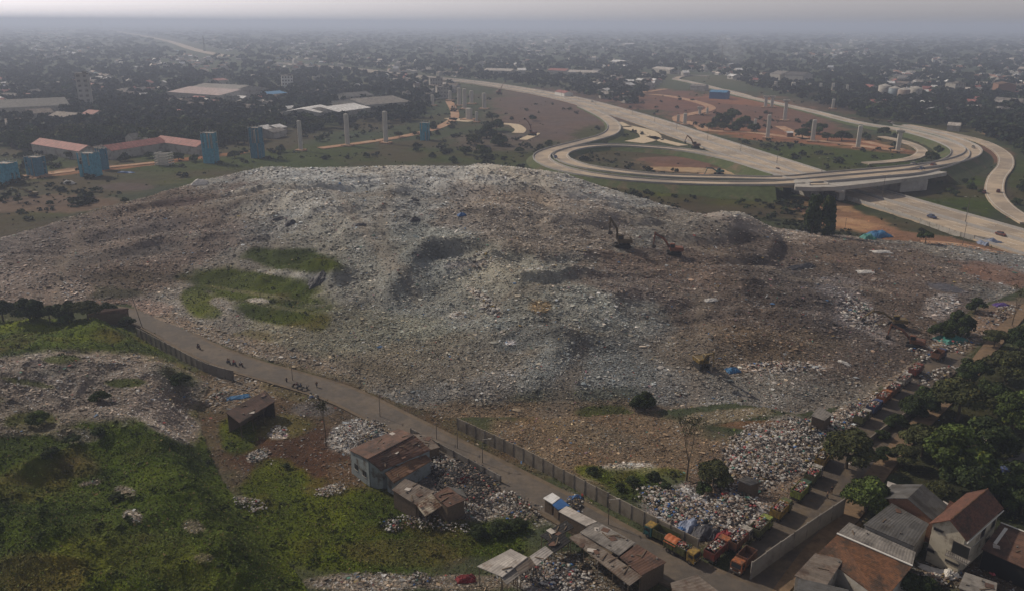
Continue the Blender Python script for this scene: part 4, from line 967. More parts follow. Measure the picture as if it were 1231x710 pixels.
FAR = [
    ((228, 104), (290, 108), 11, 60, 7, R_PALEPINK, M_WALLP, 'long factory hall with dull pinkish roof among the trees beyond the left field'), ((245, 100), (300, 103), 11, 50, 7, R_GREY, M_WALLP, 'pale grey factory hall close behind the hall with pinkish roof'),
    ((362, 131), (385, 126), 9, 34, 6, R_WHITE, M_WALLP, 'white roofed warehouse left of the wide grey roofed warehouse'), ((385, 129), (425, 124), 10, 40, 7, R_WHITE, M_WALLP, 'broad white roofed warehouse among trees behind the bare columns'),
    ((418, 119), (472, 115), 11, 56, 7, R_GREY, M_WALLP, 'wide grey roofed warehouse right of the white roofed warehouses'), ((410, 112), (440, 110), 9, 30, 6, R_DGREY, M_WALLP, 'dark grey shed roof peeking out behind the wide grey roofed warehouse'),
    ((310, 152), (322, 150), 6, 14, 4, R_WHITE, M_WALLP, 'small white roofed hut left of the pair of white roofs'), ((325, 151), (336, 149), 6, 14, 4, R_WHITE, M_WALLP, 'small white roofed hut above the blue netted tower'), ((320, 156), (336, 153), 6, 12, 4, R_GREY, M_WALLP, 'small grey roofed hut in front of the small white roofs'),
    ((321, 133), (335, 132), 6, 16, 4, R_GREY, M_WALLP, 'grey roofed hut alone among trees left of the white warehouses'), ((341, 128), (352, 127), 6, 12, 4, R_WHITE, M_WALLP, 'bright white square roof alone among the dark trees'), ((314, 111), (336, 109), 7, 24, 5, R_BLUE, M_WALLP, 'turquoise blue roofed shed between the factory halls and white block'),
    ((48, 166), (106, 175), 8, 13, 5, R_PINK, M_WALLP, 'long red roofed barracks left of the pale hipped hut'), ((124, 175), (192, 165), 8, 13, 5, R_PINK, M_WALLP, 'long red roofed barracks right of the pale hipped hut'), ((193, 163), (246, 170), 8, 13, 5, R_PINK, M_WALLP, 'long red roofed barracks running behind the blue netted tower'),
    ((110, 177), (122, 174), 7, 14, 4, R_BROWNG, M_WALLP, 'pale hipped hut between the two long red roofs'), ((0, 158), (16, 157), 7, 18, 5, R_LIGHT, M_WALLP, 'cream flat roofed shed at the edge left of the long red roof'), ((37, 161), (45, 160), 5, 9, 4, R_WHITE, M_WALLP, 'tiny white roof at the end of the long red roof'),
    ((154, 161), (164, 160), 8, 12, 5, R_DGREY, M_WALLP, 'dark hipped house behind the middle of the red barracks'), ((174, 158), (198, 156), 6, 10, 4, R_LIGHT, M_WALLP, 'narrow cream roof behind the right long red roof'),
    ((-20, 121), (78, 117), 13, 50, 8, R_DGREY, M_WALLP, 'long dark roofed hall at the edge behind the grey tower'), ((68, 134), (96, 136), 8, 18, 5, R_BROWNG, M_WALLP, 'brownish roofed house at the foot of the grey tower'), ((106, 132), (120, 133), 8, 16, 5, R_PINK, M_WALLP, 'small pink roofed house right beside the grey tower'), ((5, 143), (25, 142), 7, 20, 5, R_BROWNG, M_WALLP, 'tan roofed house near the edge below the long dark hall'),
    ((30, 132), (60, 130), 8, 18, 5, R_BROWNG, M_WALLP, 'tan roofed row house below the long dark hall'), ((62, 128), (72, 128), 6, 10, 5, R_WHITE, M_WALLP, 'white little roof left of the grey tower'),
    ((585, 82), (618, 83), 9, 22, 6, R_LIGHT, M_WALLP, 'long pale roofed hall just beyond the toll road'), ((622, 82), (632, 82), 9, 22, 6, R_WHITE, M_WALLP, 'white roofed hall next to the long pale hall beyond the toll road'), ((685, 84), (720, 85), 9, 26, 6, R_LIGHT, M_WALLP, 'cream roofed hall among trees beyond the toll road'), ((662, 82), (684, 83), 9, 20, 6, R_PINK, M_WALLP, 'low pinkish hall beside the cream roofed hall'),
    ((741, 72), (753, 73), 9, 30, 6, R_WHITE, M_WALLP, 'white domed looking roof alone beyond the toll road'), ((790, 80), (812, 82), 9, 22, 6, R_LIGHT, M_WALLP, 'cream roofed hall left of the toll gate ramp'), ((672, 108), (684, 110), 6, 12, 4, R_PINK, M_WHITE, 'small red and white toll office beside the toll road'),
    ((820, 85), (828, 85), 8, 14, 5, R_WHITE, M_WALLP, 'small white roof above the toll gate ramp'), ((915, 87), (924, 87), 8, 14, 5, R_ORANGE, M_WALLP, 'small orange roof shining among the dark trees'), ((884, 82), (892, 82), 8, 16, 5, R_WHITE, M_WALLP, 'white roof at the foot of the smoke'),
    ((935, 85), (948, 86), 14, 30, 10, R_GREY, M_CONC, 'grey hall left of the dark blue hall'), ((950, 86), (972, 87), 14, 34, 10, R_DGREY, M_CONC, 'dark blue grey hall behind the row of columns'), ((855, 108), (876, 109), 9, 14, 7, R_BLUE, M_BLUE, 'blue sided toll plaza hall beside the ramp'), ((832, 101), (850, 102), 7, 12, 5, R_GREY, M_WALLP, 'grey toll plaza hall left of the blue hall'),
    ((1198, 117), (1231, 119), 8, 18, 5, R_GREY, M_WALLP, 'grey roofs at the edge behind the dark wood'), ((1205, 98), (1212, 100), 14, 20, 12, R_ORANGE, M_BRICK, 'orange brick building rising over the trees'), ((1140, 147), (1156, 148), 6, 12, 4, R_LIGHT, M_WALLP, 'pale hut in the field beyond the winding side road'), ((255, 95), (268, 94), 7, 20, 5, R_PINK, M_WALLP, 'low pink roof behind the factory halls'),
    ((945, 158), (953, 158), 4, 5, 3, R_WHITE, M_BRICK, 'tiny white roofed site hut on the red track'), ((750, 52), (762, 52), 9, 40, 6, R_WHITE, M_WALLP, 'white far off hall near the horizon'), ((655, 48), (668, 48), 9, 40, 6, R_WHITE, M_WALLP, 'white far off hall left of the other near the horizon'),
]
def far_named():
    for a, b, zr, w, ze, rm, wm, lb in FAR:
        nm = 'hut' if ('hut' in lb or 'small' in lb or 'tiny' in lb) else 'warehouse'
        farhouse(a, b, zr, w, ze, rm, wm, lb, nm, 'hut' if nm == 'hut' else 'hall')
    def block(px, py, w, d, h, m, label, name='tower_block', wins=(5, 3), rz=.3):
        g = G(px, py); e = empty(name, (g.x, g.y, 0), rz, label, 'tower' if h > 18 else 'building'); FOOT.append((g.x, g.y, w))
        b = MB(); b.box((0, 0, h / 2 - .5), (w, d, h + 1), bev=.2); b.build('wall', m, e)
        t = MB(); t.box((0, 0, h + .3), (w * 1.04, d * 1.04, .6)); t.box((w * .2, 0, h + 1.4), (w * .3, d * .4, 1.7)); t.build('roof', M_CONC_D, e)
        for i in range(wins[0]):
            for j in range(wins[1]):
                q = MB(); q.box(((j + .5) / wins[1] * w - w / 2, -d / 2 - .02, (i + .6) / wins[0] * h), (w / wins[1] * .5, .12, h / wins[0] * .45)); q.build('window', M_CONC_D, e)
    M_BROWNP = mat('brown_plaster', (.24, .19, .16)); M_SILO = mat('silo_metal', (.16, .20, .23), .6, .1, 1)
    block(105, 130, 11, 9, 32, M_CONC, 'tall slim grey tower rising from the trees on the left', wins=(7, 2)); block(346, 107, 14, 12, 16, M_WHITE, 'white apartment block among the trees near the turquoise roof', 'apartment_block', (4, 4)); block(1147, 112, 16, 16, 12, M_WALLP, 'pale square block among the trees beyond the wood', 'apartment_block', (3, 4))
    block(532, 118, 14, 10, 12, M_WALLP, 'pale site office block at the end of the dirt track', 'site_office', (3, 4)); block(524, 108, 16, 8, 14, M_WALLP, 'grey frame building behind the site office', 'site_office', (3, 5)); block(489, 122, 8, 8, 9, M_CONC, 'low grey concrete block left of the site office', 'site_office', (2, 2))
    for i, (px, py, r_, h, lb) in enumerate(((1062, 117, 7, 13, 'leftmost and palest of the big cylindrical silos'), (1074, 119, 6.5, 12, 'dark steel silo between the pale silos'), (1085, 121, 6.5, 12, 'brownish silo, third of the silo row'), (1099, 119, 7, 12, 'pale silo at the end of the silo row'))):
        g = G(px, py); e = empty('silo', (g.x, g.y, 0), 0, lb, 'silo', 'silos behind the toll road'); FOOT.append((g.x, g.y, 14))
        mt = (M_WALLP, M_SILO, M_BROWNP, M_WALLP)[i]
        b = MB(); b.tube((0, 0, -.5), (0, 0, h), r_, r_, 28); b.build('body', mt, e, True); c = MB(); c.tube((0, 0, h), (0, 0, h + 2.2), r_ * 1.01, .8, 28); c.build('roof', M_CONC, e)
        l = MB(); [l.box((0, -r_ - .35, k * .6), (.7, .08, .08)) for k in range(int(h / .6))]; l.box((-.35, -r_ - .35, h / 2), (.08, .08, h)); l.box((.35, -r_ - .35, h / 2), (.08, .08, h)); l.build('ladder', M_STEEL, e)
def town():
    """far off kampung roofs: the nearest 280 as houses of their own, the rest one mass"""
    n = 8500
    py = 30 + (152 - 30) * rng.random(n) ** 1.7; px = rng.uniform(-40, 1270, n)
    dens = np.clip(fbm(px, py * 3.0, 60, 3, 101) * 1.8 + .38, .02, 1) * np.clip((152 - py) / 60, .05, 1)
    py = py + (px - 615) * .0061
    x, y = ground_np(px, py)
    keep = clear(x, y) & (rng.random(n) < dens)
    x, y = x[keep], y[keep]; r = np.hypot(x, y); order = np.argsort(r)
    roofs = [(R_BROWNG, 'brown'), (R_GREY, 'grey'), (R_PINK, 'faded red'), (R_WHITE, 'white'), (R_LIGHT, 'cream')]
    protos = []
    for rm, nm in roofs:
        e, g = hut('house', 'house', 'x', (-5, 0), (5, 0), 6.2, 9, 4, rm, M_WALLP, over=.4)
        for s in (-1, 1):
            wv = MB(); wv.box((0, s * (g['Y'] + .02), 2), (1.6, .1, 1.3)); wv.build('window', M_GLASS, e)
        protos.append((e, list(e.children), nm))
    for k, i in enumerate(order[:280]):
        e, ch, nm = protos[rng.choice(5, p=[.3, .2, .2, .18, .12])]
        s = random.uniform(.9, 1.6); o = e.copy(); COL.objects.link(o); o.location = (x[i], y[i], -.4); o.rotation_euler = (0, 0, random.uniform(0, 3.14)); o.scale = (s, s, random.uniform(.9, 1.3))
        o['label'] = f'small house with {nm} roof in the scattered town among far trees'; o['group'] = f'{nm} roofed houses of the scattered town'
        for c_ in ch: d = c_.copy(); COL.objects.link(d); d.parent = o
    for e, ch, nm in protos:
        for c_ in ch: bpy.data.objects.remove(c_)
        bpy.data.objects.remove(e)
    rest = order[280:]; m = len(rest)
    d = r[rest]; s = np.maximum(5, d * (1.0 + 1.3 * rng.random(m)) / 957) ; hz = np.minimum(s * .5, 5) + 2.0 + 5 * (rng.random(m) < .12)
    th = rng.random(m) * 3.14; ct, st = np.cos(th), np.sin(th)
    bx = np.array([(-1, -.6, 0), (1, -.6, 0), (1, .6, 0), (-1, .6, 0), (-1, -.6, .65), (1, -.6, .65), (1, .6, .65), (-1, .6, .65), (-1, 0, 1), (1, 0, 1)])
    fc = np.array([(0, 1, 5), (0, 5, 4), (1, 2, 6), (1, 6, 5), (2, 3, 7), (2, 7, 6), (3, 0, 4), (3, 4, 7), (4, 5, 9), (4, 9, 8), (6, 7, 8), (6, 8, 9), (5, 6, 9), (7, 4, 8)])
    # walls and roof keep their own colours: split vertices
    V3 = bx[fc].reshape(-1, 3); wallmask = np.repeat(np.array([1] * 8 + [0] * 4 + [1] * 2), 3)[None, :, None]
    X = (V3[None, :, 0] * ct[:, None] - V3[None, :, 1] * st[:, None]) * s[:, None] + x[rest][:, None]; Y = (V3[None, :, 0] * st[:, None] + V3[None, :, 1] * ct[:, None]) * s[:, None] + y[rest][:, None]; Z = V3[None, :, 2] * hz[:, None] - .4
    pal = np.array([(.34, .18, .13), (.30, .28, .26), (.70, .70, .70), (.56, .50, .44), (.24, .14, .10), (.36, .31, .27), (.20, .30, .38)])
    rc = pal[rng.choice(7, m, p=[.25, .2, .13, .13, .15, .11, .03])] * (.7 + .5 * rng.random((m, 1))); wc = np.array([.45, .43, .40])[None] * (.6 + .6 * rng.random((m, 1)))
    Cc = np.where(wallmask == 1, wc[:, None, :], rc[:, None, :]).reshape(-1, 3)
    ob = link('distant_town', mesh_np('distant_town', np.stack([X, Y, Z], -1).reshape(-1, 3), np.arange(m * 42).reshape(-1, 3), Cc), M_LITTER); ob['kind'] = 'stuff'

# ------------------------------------------------------------------ piers of the unfinished flyover
M_PIER = mat('pier_concrete', (.44, .42, .38), .9, .14, .5)
M_NET = mat('blue_net', (.055, .25, .35), .8, .35, .9, .1)
M_NET2 = mat('blue_net_dark', (.035, .15, .23), .9, .35, .9, .1)
def pier(px, pyb, pyt, wpx, label, cap=False):
    g = G(px, pyb); d = (g - camo.location).dot(fwd); h = (pyb - pyt) * d / F * 1.0; w = wpx * d / F
    e = empty('bridge_column', (g.x, g.y, -.3), R(-20), label, 'column', 'bare concrete columns of the unfinished flyover')
    b = MB(); b.box((0, 0, h / 2), (w, w * .8, h), bev=w * .14); b.build('shaft', M_PIER, e)
    f = MB(); f.box((0, 0, .5), (w * 2.6, w * 2.2, 1.0), bev=.15); f.build('footing', M_REDDIRT, e)
    if cap:
        c_ = MB(); c_.box((0, 0, h - .4), (w * 1.9, w * 1.1, 1.6), bev=.2); c_.build('pier_head', M_CONC, e)
    r_ = MB(); [r_.tube((math.cos(a) * w * .3, math.sin(a) * w * .24, h), (math.cos(a) * w * .3, math.sin(a) * w * .24, h + 1.3), .06, .06, 4) for a in (0, 1, 2, 3, 4, 5)]; r_.build('rebar', M_STEEL, e)
PIERS = [(362, 181, 145, 4.5, 'square column, leftmost bare one, beside the blue netted tower', 0), (418, 175, 137, 5, 'tall bare column on the dirt track below the grey warehouse', 0), (464, 172, 134, 5, 'tall bare column between the blue netted tower and the dirt track', 0),
         (552, 127, 106, 4.2, 'leftmost of the four tall columns behind the dirt track bend', 0), (558.5, 131, 107, 4, 'second of the four tall columns behind the dirt track bend', 0), (567, 125, 109, 4, 'third and shortest of the four tall columns behind the bend', 0), (582, 131, 112, 4.2, 'last of the four tall columns, standing apart by the trees', 0),
         (520, 127, 114, 3.6, 'short column in front of the site office', 0), (541, 121, 109, 3.6, 'short column right of the site office', 0), (564, 144, 130, 7, 'thick low column in front of the four tall columns', 0), (573, 147, 134, 3, 'thin low column beside the thick low column', 0),
         (815, 148, 138, 3, 'short column beside the red track, nearest to the toll road', 0), (823, 150, 136, 4, 'taller column beside the red track by the toll road', 0), (841, 138, 129, 3.4, 'short column inside the red track bend', 1), (850, 138, 130, 2.6, 'thin short column inside the red track bend', 0), (920, 129, 116, 3.6, 'left one of the paired columns with heads', 1), (927.6, 129, 116, 3.6, 'right one of the paired columns with heads', 1),
         (943, 145, 121, 4.2, 'tall column with a head in the red clearing', 1), (907, 158, 143, 3.4, 'low column left of the tall slim column', 0), (922.5, 166, 138, 4.4, 'tall slim column in the middle of the red clearing', 0), (976.6, 170, 144, 5, 'tall column on the red track right of the slim column', 0), (1031, 178, 151, 5, 'tall column on the red track before the round wood', 0), (1079, 182, 157, 5, 'tall column with a head beside the small service ramp', 1),
         (1001, 131, 119, 3.4, 'column between the wood and the toll road bend', 0), (932, 107, 98, 3.4, 'first column of the far row left of the silos', 0), (953, 110, 99, 5, 'double width column of the far row', 0), (973, 108, 100, 3, 'third column of the far row left of the silos', 0), (986, 110, 100, 3, 'fourth column of the far row left of the silos', 0), (1001, 109, 100, 3.4, 'fifth column of the far row left of the silos', 0), (1018, 112, 102, 3, 'last column of the far row, nearest the silos', 0)]
def piers():
    for a in PIERS: pier(*a)
    for i, (x0, x1, yt, yb, lb) in enumerate(((-4, 23, 193, 219, 'blue netted scaffold tower cut by the frame edge'), (34, 56, 186, 210, 'dark blue netted scaffold tower left of the brightest one'), (98, 122, 181, 211, 'largest bright blue netted scaffold tower with frayed top'),
                                              (118, 131, 176, 203, 'dark blue netted tower half behind the largest one'), (245, 264, 157, 195, 'tall blue netted tower in front of the long red roofs'), (301, 319, 151, 189, 'tall dark blue netted tower below the white roofed huts'), (504, 518, 146, 168, 'small blue netted tower between the columns and the trees'))):
        g = G((x0 + x1) / 2, yb); d = (g - camo.location).dot(fwd); w = (x1 - x0) * d / F * .72; h = (yb - yt) * d / F * .95
        e = empty('scaffold_tower', (g.x, g.y, -.3), R(-22 + i * 3), lb, 'scaffold tower', 'blue netted scaffold towers')
        b = MB(); q = random.Random(i)
        n = 7
        for s in range(4):     # netting panels hang unevenly between the standards
            M = Matrix.Rotation(s * math.pi / 2, 4, 'Z'); base = len(b.v)
            for k in range(n + 1):
                t = k / n * w - w / 2; bulge = (.12 + .25 * q.random()) * math.sin(k / n * math.pi * 3) ** 2
                top = h * (.93 + .09 * q.random())
                for z in (0, h * .5, top): b.v.append(M @ Vector((t, -w / 2 - bulge * (1 if z else .3), z)))
            for k in range(n):
                for z in range(2):
                    if q.random() < (.30 if z else .12): continue
                    b.face((base + k * 3 + z, base + k * 3 + 3 + z, base + k * 3 + 4 + z, base + k * 3 + 1 + z))
        b.build('netting', M_NET if i not in (1, 3, 5) else M_NET2, e)
        c_ = MB(); c_.box((0, 0, h * .45), (w * .34, w * .34, h * .9)); c_.build('shaft', M_CONC, e)
        s_ = MB()
        for xx in (-.48, -.16, .16, .48):
            for yy in (-.48, .48): s_.tube((xx * w, yy * w, 0), (xx * w, yy * w, h + .9), .09, .09, 5)
        for z in (h * .33, h * .66, h): 
            for yy in (-.48, .48): s_.tube((-.5 * w, yy * w, z), (.5 * w, yy * w, z), .08, .08, 5); s_.tube((yy * w, -.5 * w, z), (yy * w, .5 * w, z), .08, .08, 5)
        s_.build('scaffold_frame', M_PIER, e); t_ = MB(); t_.box((w * .1, 0, h - .3), (w * .9, w * .5, .12)); t_.build('platform', M_WALLP, e)
    # bare timber stack right of the towers
    g = G(198, 198); e = empty('formwork_stack', (g.x, g.y, -.3), R(-10), 'stack of pale crossed formwork timber left of the tall blue netted tower', 'timber stack')
    for k in range(5):
        b = MB(); [b.box((0, y_, .6 + k * 1.5), (9, .5, .5)) for y_ in (-3, 0, 3)]; [b.box((x_, 0, 1.1 + k * 1.5), (.5, 7, .5)) for x_ in (-3.6, 3.6)]; b.build('timber_layer', M_PIER, e)
    # tower crane-like pylons and cranes far off
    for px, pyb, pyt, lb in ((246, 62, 44, 'thin lattice mast far off in the trees at the end of the far road'), (122, 33, 22, 'thin mast standing on the horizon'), (867, 78, 55, 'slim chimney left of the smoke'), (734, 72, 55, 'thin lattice mast beyond the toll road'), (957, 62, 52, 'short mast on the far ridge')):
        g = G(px, pyb); d = (g - camo.location).dot(fwd); h = (pyb - pyt) * d / F
        e = empty('lattice_mast', (g.x, g.y, -.3), 0, lb, 'mast'); b = MB(); w = max(1.2, .9 * d / F)
        for a, c_ in ((-1, -1), (1, -1), (1, 1), (-1, 1)): b.tube((a * w, c_ * w, 0), (a * w * .2, c_ * w * .2, h), w * .22, w * .12, 4)
        for k in range(8):
            t = 1 - .8 * k / 8; z = h * k / 8; b.tube((-w * t, -w * t, z), (w * t * .9, w * t * .9, z + h / 8), w * .1, w * .1, 4); b.tube((w * t, -w * t, z), (-w * t * .9, w * t * .9, z + h / 8), w * .1, w * .1, 4)
        b.build('mast', M_STEEL, e)
def lamps():
    P = HWP; acc = 0; k = 0; me = None
    for i in range(1, len(P) - 1):
        acc += (P[i] - P[i - 1]).length
        if acc > 45 and P[i].y < 1500 and P[i].y > 180:
            acc = 0
            e = empty('street_lamp', (P[i].x, P[i].y, .9), math.atan2(P[i + 1].y - P[i].y, P[i + 1].x - P[i].x), 'thin two armed street lamp on the median of the straight toll road', 'street lamp', 'street lamps along the toll road median')
            if me is None:
                b = MB(); b.tube((0, 0, 0), (0, 0, 11), .16, .09, 6); b.tube((0, -2.2, 11.4), (0, 0, 10.9), .07, .07, 5); b.tube((0, 2.2, 11.4), (0, 0, 10.9), .07, .07, 5); p = b.build('pole', M_POLE, e); l = [MB().box((0, s * 2.4, 11.4), (.3, .9, .14)).build('lamp_head', M_CONC, e) for s in (-1, 1)]; me = (p.data, l[0].data, l[1].data)
            else: link('pole', me[0], M_POLE, e); [link('lamp_head', q, M_CONC, e) for q in me[1:]]
# ------------------------------------------------------------------ sheds and houses near the street
def shed(name, cat, label, quad, roofm, wallm=None, posts=True, th=.12, inset=.35, walls=(0, 1, 2, 3), extra=None, group=None):
    """single pitched roof sheet over four corners (px, py, z), walls or posts under it. Corner 0-1 and 2-3 are across the sheets."""
    C = [G(*q) for q in quad]; c = sum(C, Vector()) / 4
    z0 = zat(c.x, c.y)
    e = empty(name, (c.x, c.y, z0), 0, label, cat, group)
    D = Vector((c.x, c.y, z0)); P = [p - D for p in C]; cc = sum(P, Vector()) / 4
    rb = MB(); rb.slab([(p.x, p.y, p.z) for p in P], th); rf = rb.build('roof', roofm, e)
    I = [p.lerp(cc, min(.4, inset / max(.5, (p - cc).length))) for p in P]
    if wallm:
        for k in walls:
            a, b = I[k], I[(k + 1) % 4]; d = (b - a); d.z = 0; d.normalize(); n = Vector((-d.y, d.x, 0)) * .07
            w = MB(); ids = [Vector((a.x, a.y, -.6)) - n, Vector((b.x, b.y, -.6)) - n, Vector((b.x, b.y, b.z - th - .02)) - n, Vector((a.x, a.y, a.z - th - .02)) - n]
            ids += [q + 2 * n for q in ids]
            w.add(ids, [(3, 2, 1, 0), (4, 5, 6, 7), (0, 1, 5, 4), (1, 2, 6, 5), (2, 3, 7, 6), (3, 0, 4, 7)]); w.build('wall', wallm, e)
    if posts:
        for k in range(4):
            a, b = I[k], I[(k + 1) % 4]; m = max(1, int((b - a).length / 3.2))
            for i in range(m):
                p = a.lerp(b, i / m); q = MB(); q.tube((p.x, p.y, -.5), (p.x, p.y, p.z - th), .07, .06, 6); q.build('post', M_WOOD, e)
    for k in (0, 2): MB().tube(I[k] - Vector((0, 0, th + .05)), I[(k + 1) % 4] - Vector((0, 0, th + .05)), .07, .07, 4).build('roof_beam', M_WOOD, e)
    q = random.Random(hash(label) % 1000 if False else len(label))
    if extra:          # stones, tyres and planks that hold the sheets down
        for i in range(extra):
            u, v = q.uniform(.1, .9), q.uniform(.1, .9); p = P[0].lerp(P[1], u).lerp(P[3].lerp(P[2], u), v)
            w = MB()
            if i % 3 == 0: w.box((p.x, p.y, p.z + .08), (q.uniform(1, 2.4), .18, .08), rz=q.uniform(0, 3)); w.build('plank', M_WOOD, rf)
            elif i % 3 == 1: w.box((p.x, p.y, p.z + .1), (.35, .28, .22), rz=q.uniform(0, 3), taper=.8); w.build('stone', M_CONC_D, rf)
            else: w.box((p.x, p.y, p.z + .045), (q.uniform(.8, 1.6), q.uniform(.6, 1.2), .04), rz=q.uniform(0, 3)); w.build('patch_sheet', R_LIGHT if i % 2 else R_RUST, rf)
    return e, P, I

R_DRUST = roofmat('dark_rust_roof', (.070, .040, .030), (.035, .024, .02), .4)
R_PEEL = roofmat('peeling_pale_roof', (.42, .37, .29), (.10, .055, .035), .62)
def near_buildings():
    shed('long_shed', 'shed', 'long rusty brown roofed open shed by the bare soil yard with a blue tarp behind', [(271, 495, 4.3), (288, 508, 3.4), (331, 481.5, 3.4), (319, 469, 4.3)], R_DRUST, M_WOOD, walls=(2, 3), extra=6)
    # the walled warehouse with three brown roofs
    e, P, I = shed('warehouse', 'warehouse', 'old brown roofed warehouse with stained blue grey walls beside the street', [(419, 540, 4.6), (442, 551, 5.8), (498, 522, 5.8), (479, 514.5, 4.6)], R_RUST, M_WALLB, posts=False, extra=8)
    for i, (u, w_) in enumerate(((.3, 1.0), (.75, 1.2))):
        a, b = I[0], I[1]; p = a.lerp(b, u); d = (b - a); rz = math.atan2(d.y, d.x); n = Vector((d.y, -d.x, 0)).normalized() * .1
        m = MB(); m.box((p.x + n.x, p.y + n.y, 2.2), (w_, .12, 1.1), rz=rz); f = m.build('window', M_DARK, e); g = MB(); g.box((p.x + n.x, p.y + n.y, 1.6), (w_ + .3, .22, .1), rz=rz); g.build('sill', M_CONC, f)
    shed('warehouse', 'warehouse', 'middle reddish brown roofed bay joined to the old blue grey walled warehouse', [(442, 552, 5.6), (458, 565, 3.9), (518, 540, 3.9), (499, 523, 5.6)], R_RUST, M_WALLB, posts=False, extra=7)
    shed('lean_to', 'shed', 'lower orange brown lean-to roof on the near side of the old warehouse', [(463, 568, 3.6), (473, 580, 2.6), (519, 553, 2.6), (509, 543, 3.6)], R_ORANGE, M_WALLB, posts=False, extra=4)
    shed('wooden_shack', 'shack', 'grey roofed shack with one pale patched sheet below the orange brown lean-to', [(471, 588, 3.2), (500, 606, 2.8), (523, 590, 2.8), (487, 574.5, 3.4)], R_BROWNG, M_WOOD, posts=True, extra=6)
    shed('wooden_shack', 'shack', 'shack with whitish peeling rust roof jutting in front of the grey shack', [(500, 606, 3.0), (511, 620, 2.2), (535, 605, 2.2), (519, 593, 3.0)], R_PEEL, None, extra=3)
    shed('wooden_shack', 'shack', 'dark reddish roofed shack beside the black sacks', [(521, 594, 3.3), (538, 609, 2.9), (560, 600, 2.9), (538, 584, 3.5)], R_RUST, M_WOOD, extra=5)
    shed('wooden_shack', 'shack', 'narrow grey strip roof hut between the dark reddish shack and the sacks', [(536, 583, 3.0), (544, 590, 2.8), (562, 598, 2.8), (556, 588, 3.0)], R_DGREY, None)
    shed('open_shed', 'shed', 'plank hut leaning on the street wall above the white sacks', [(496, 521, 2.6), (515, 541, 2.4), (529, 537, 2.4), (512, 522, 2.6)], R_BROWNG, M_WOOD, extra=4)
    # the long open sheds lower down
    shed('open_shed', 'shed', 'wide pale pinkish roofed open shed at the end of the slanting shed row', [(573.5, 680, 3.4), (604, 693, 3.0), (634, 669, 3.2), (614, 659, 3.6)], R_LIGHT, None, extra=2)
    shed('open_shed', 'shed', 'small grey mottled roof below the wide pale shed', [(600, 691, 2.9), (609, 702, 2.5), (625, 690, 2.5), (618, 679.5, 2.9)], R_GREY, None)
    shed('open_shed', 'shed', 'dark brown roof between the wide pale shed and the narrow whitish roof', [(617.5, 679.5, 3.1), (625, 690, 2.6), (644, 678.5, 2.6), (635, 668, 3.1)], R_BROWNG, None)
    shed('open_shed', 'shed', 'narrow whitish roof in the middle of the slanting shed row', [(636.5, 668, 3.2), (645, 679, 2.7), (665, 663, 2.7), (655.5, 655.5, 3.2)], R_LIGHT, None, extra=1)
    shed('open_shed', 'shed', 'black roofed shed between the narrow whitish roof and the long grey sheds', [(657, 653, 3.3), (666.5, 664, 2.8), (686, 650, 2.8), (676, 639.5, 3.3)], R_BLACK, None, extra=4)
    shed('open_shed', 'shed', 'dark low roof behind the black roofed shed, strewn with odds and ends', [(649, 643, 2.8), (660, 650, 2.6), (690, 633, 2.6), (681, 624.5, 2.8)], R_BLACK, None, extra=7)
    shed('street_stall', 'stall', 'small stall with bright white roof at the street edge', [(653, 598, 2.7), (664, 605, 2.5), (673.5, 597.5, 2.5), (664, 591.5, 2.7)], R_WHITE, M_WOOD, walls=(0, 1))
    shed('street_stall', 'stall', 'small stall with sagging blue tarp roof beside the white roofed stall', [(664, 606, 2.5), (671, 612, 2.3), (685, 607, 2.3), (674.5, 598.5, 2.5)], M_BLUE, M_WOOD, walls=(0,))
    shed('street_stall', 'stall', 'long beige roofed stall following the street edge', [(671.5, 614, 2.8), (704.5, 631.5, 2.8), (717.5, 626, 2.6), (681, 607.5, 2.6)], R_LIGHT, M_WOOD, walls=(0, 3))
    shed('long_shed', 'shed', 'big grey patched roof shed along the street beside the parked tipper', [(697, 639, 3.6), (744, 667, 3.6), (764, 651.5, 3.2), (718, 626, 3.2)], R_GREY, M_WOOD, walls=(1, 2), extra=9)
    shed('long_shed', 'shed', 'darker lower strip roof in front of the big grey patched roof', [(684, 645, 3.0), (757, 703, 3.0), (772, 692, 3.2), (698, 639.8, 3.3)], R_BROWNG, None, extra=11)
    shed('long_shed', 'shed', 'dark brown roofed shed at the corner beside the street, last of the row', [(745, 669, 3.5), (771, 691, 3.1), (801, 675, 3.0), (766, 653.5, 3.4)], R_RUST, M_WOOD, walls=(1, 2), extra=5)
    shed('open_shed', 'shed', 'dark flat roof cut by the frame below the corner shed', [(806, 700, 2.6), (812, 722, 2.4), (870, 715, 2.4), (838, 690, 2.6)], R_BROWNG, M_WOOD, walls=(0, 1))
    shed('scrap_hut', 'hut', 'small hut with light ribbed roof standing among the trash by the truck road', [(975, 499, 3.2), (991, 505, 2.8), (1001, 497, 2.8), (985, 488, 3.2)], R_GREY, M_WOOD, walls=(0, 1, 2, 3))
    shed('scrap_hut', 'hut', 'black tarp covered hut beside the bright pile of trash', [(886, 576, 2.6), (902, 583, 2.2), (915, 579, 2.4), (898, 571, 2.8)], R_DGREY, M_WOOD, walls=(0, 1, 2, 3))
    shed('open_shed', 'shed', 'brown roofed building behind the dark trees of the left ridge', [(104, 378, 3.0), (152, 376, 3.0), (155, 370, 4.2), (106, 371, 4.2)], R_RUST, M_WOOD, walls=(0, 1, 2, 3))
    # bottom right village
    e, g = hutpx('village_house', 'house', 'two storey cream house with red tiled gable roof at the village edge', (1142, 625), (1187, 587.5), 8.6, 5.7, 6.4, R_RED, M_WALLW, over=.45)
    X0, X1, Y = g['X0'], g['X1'], g['Y']
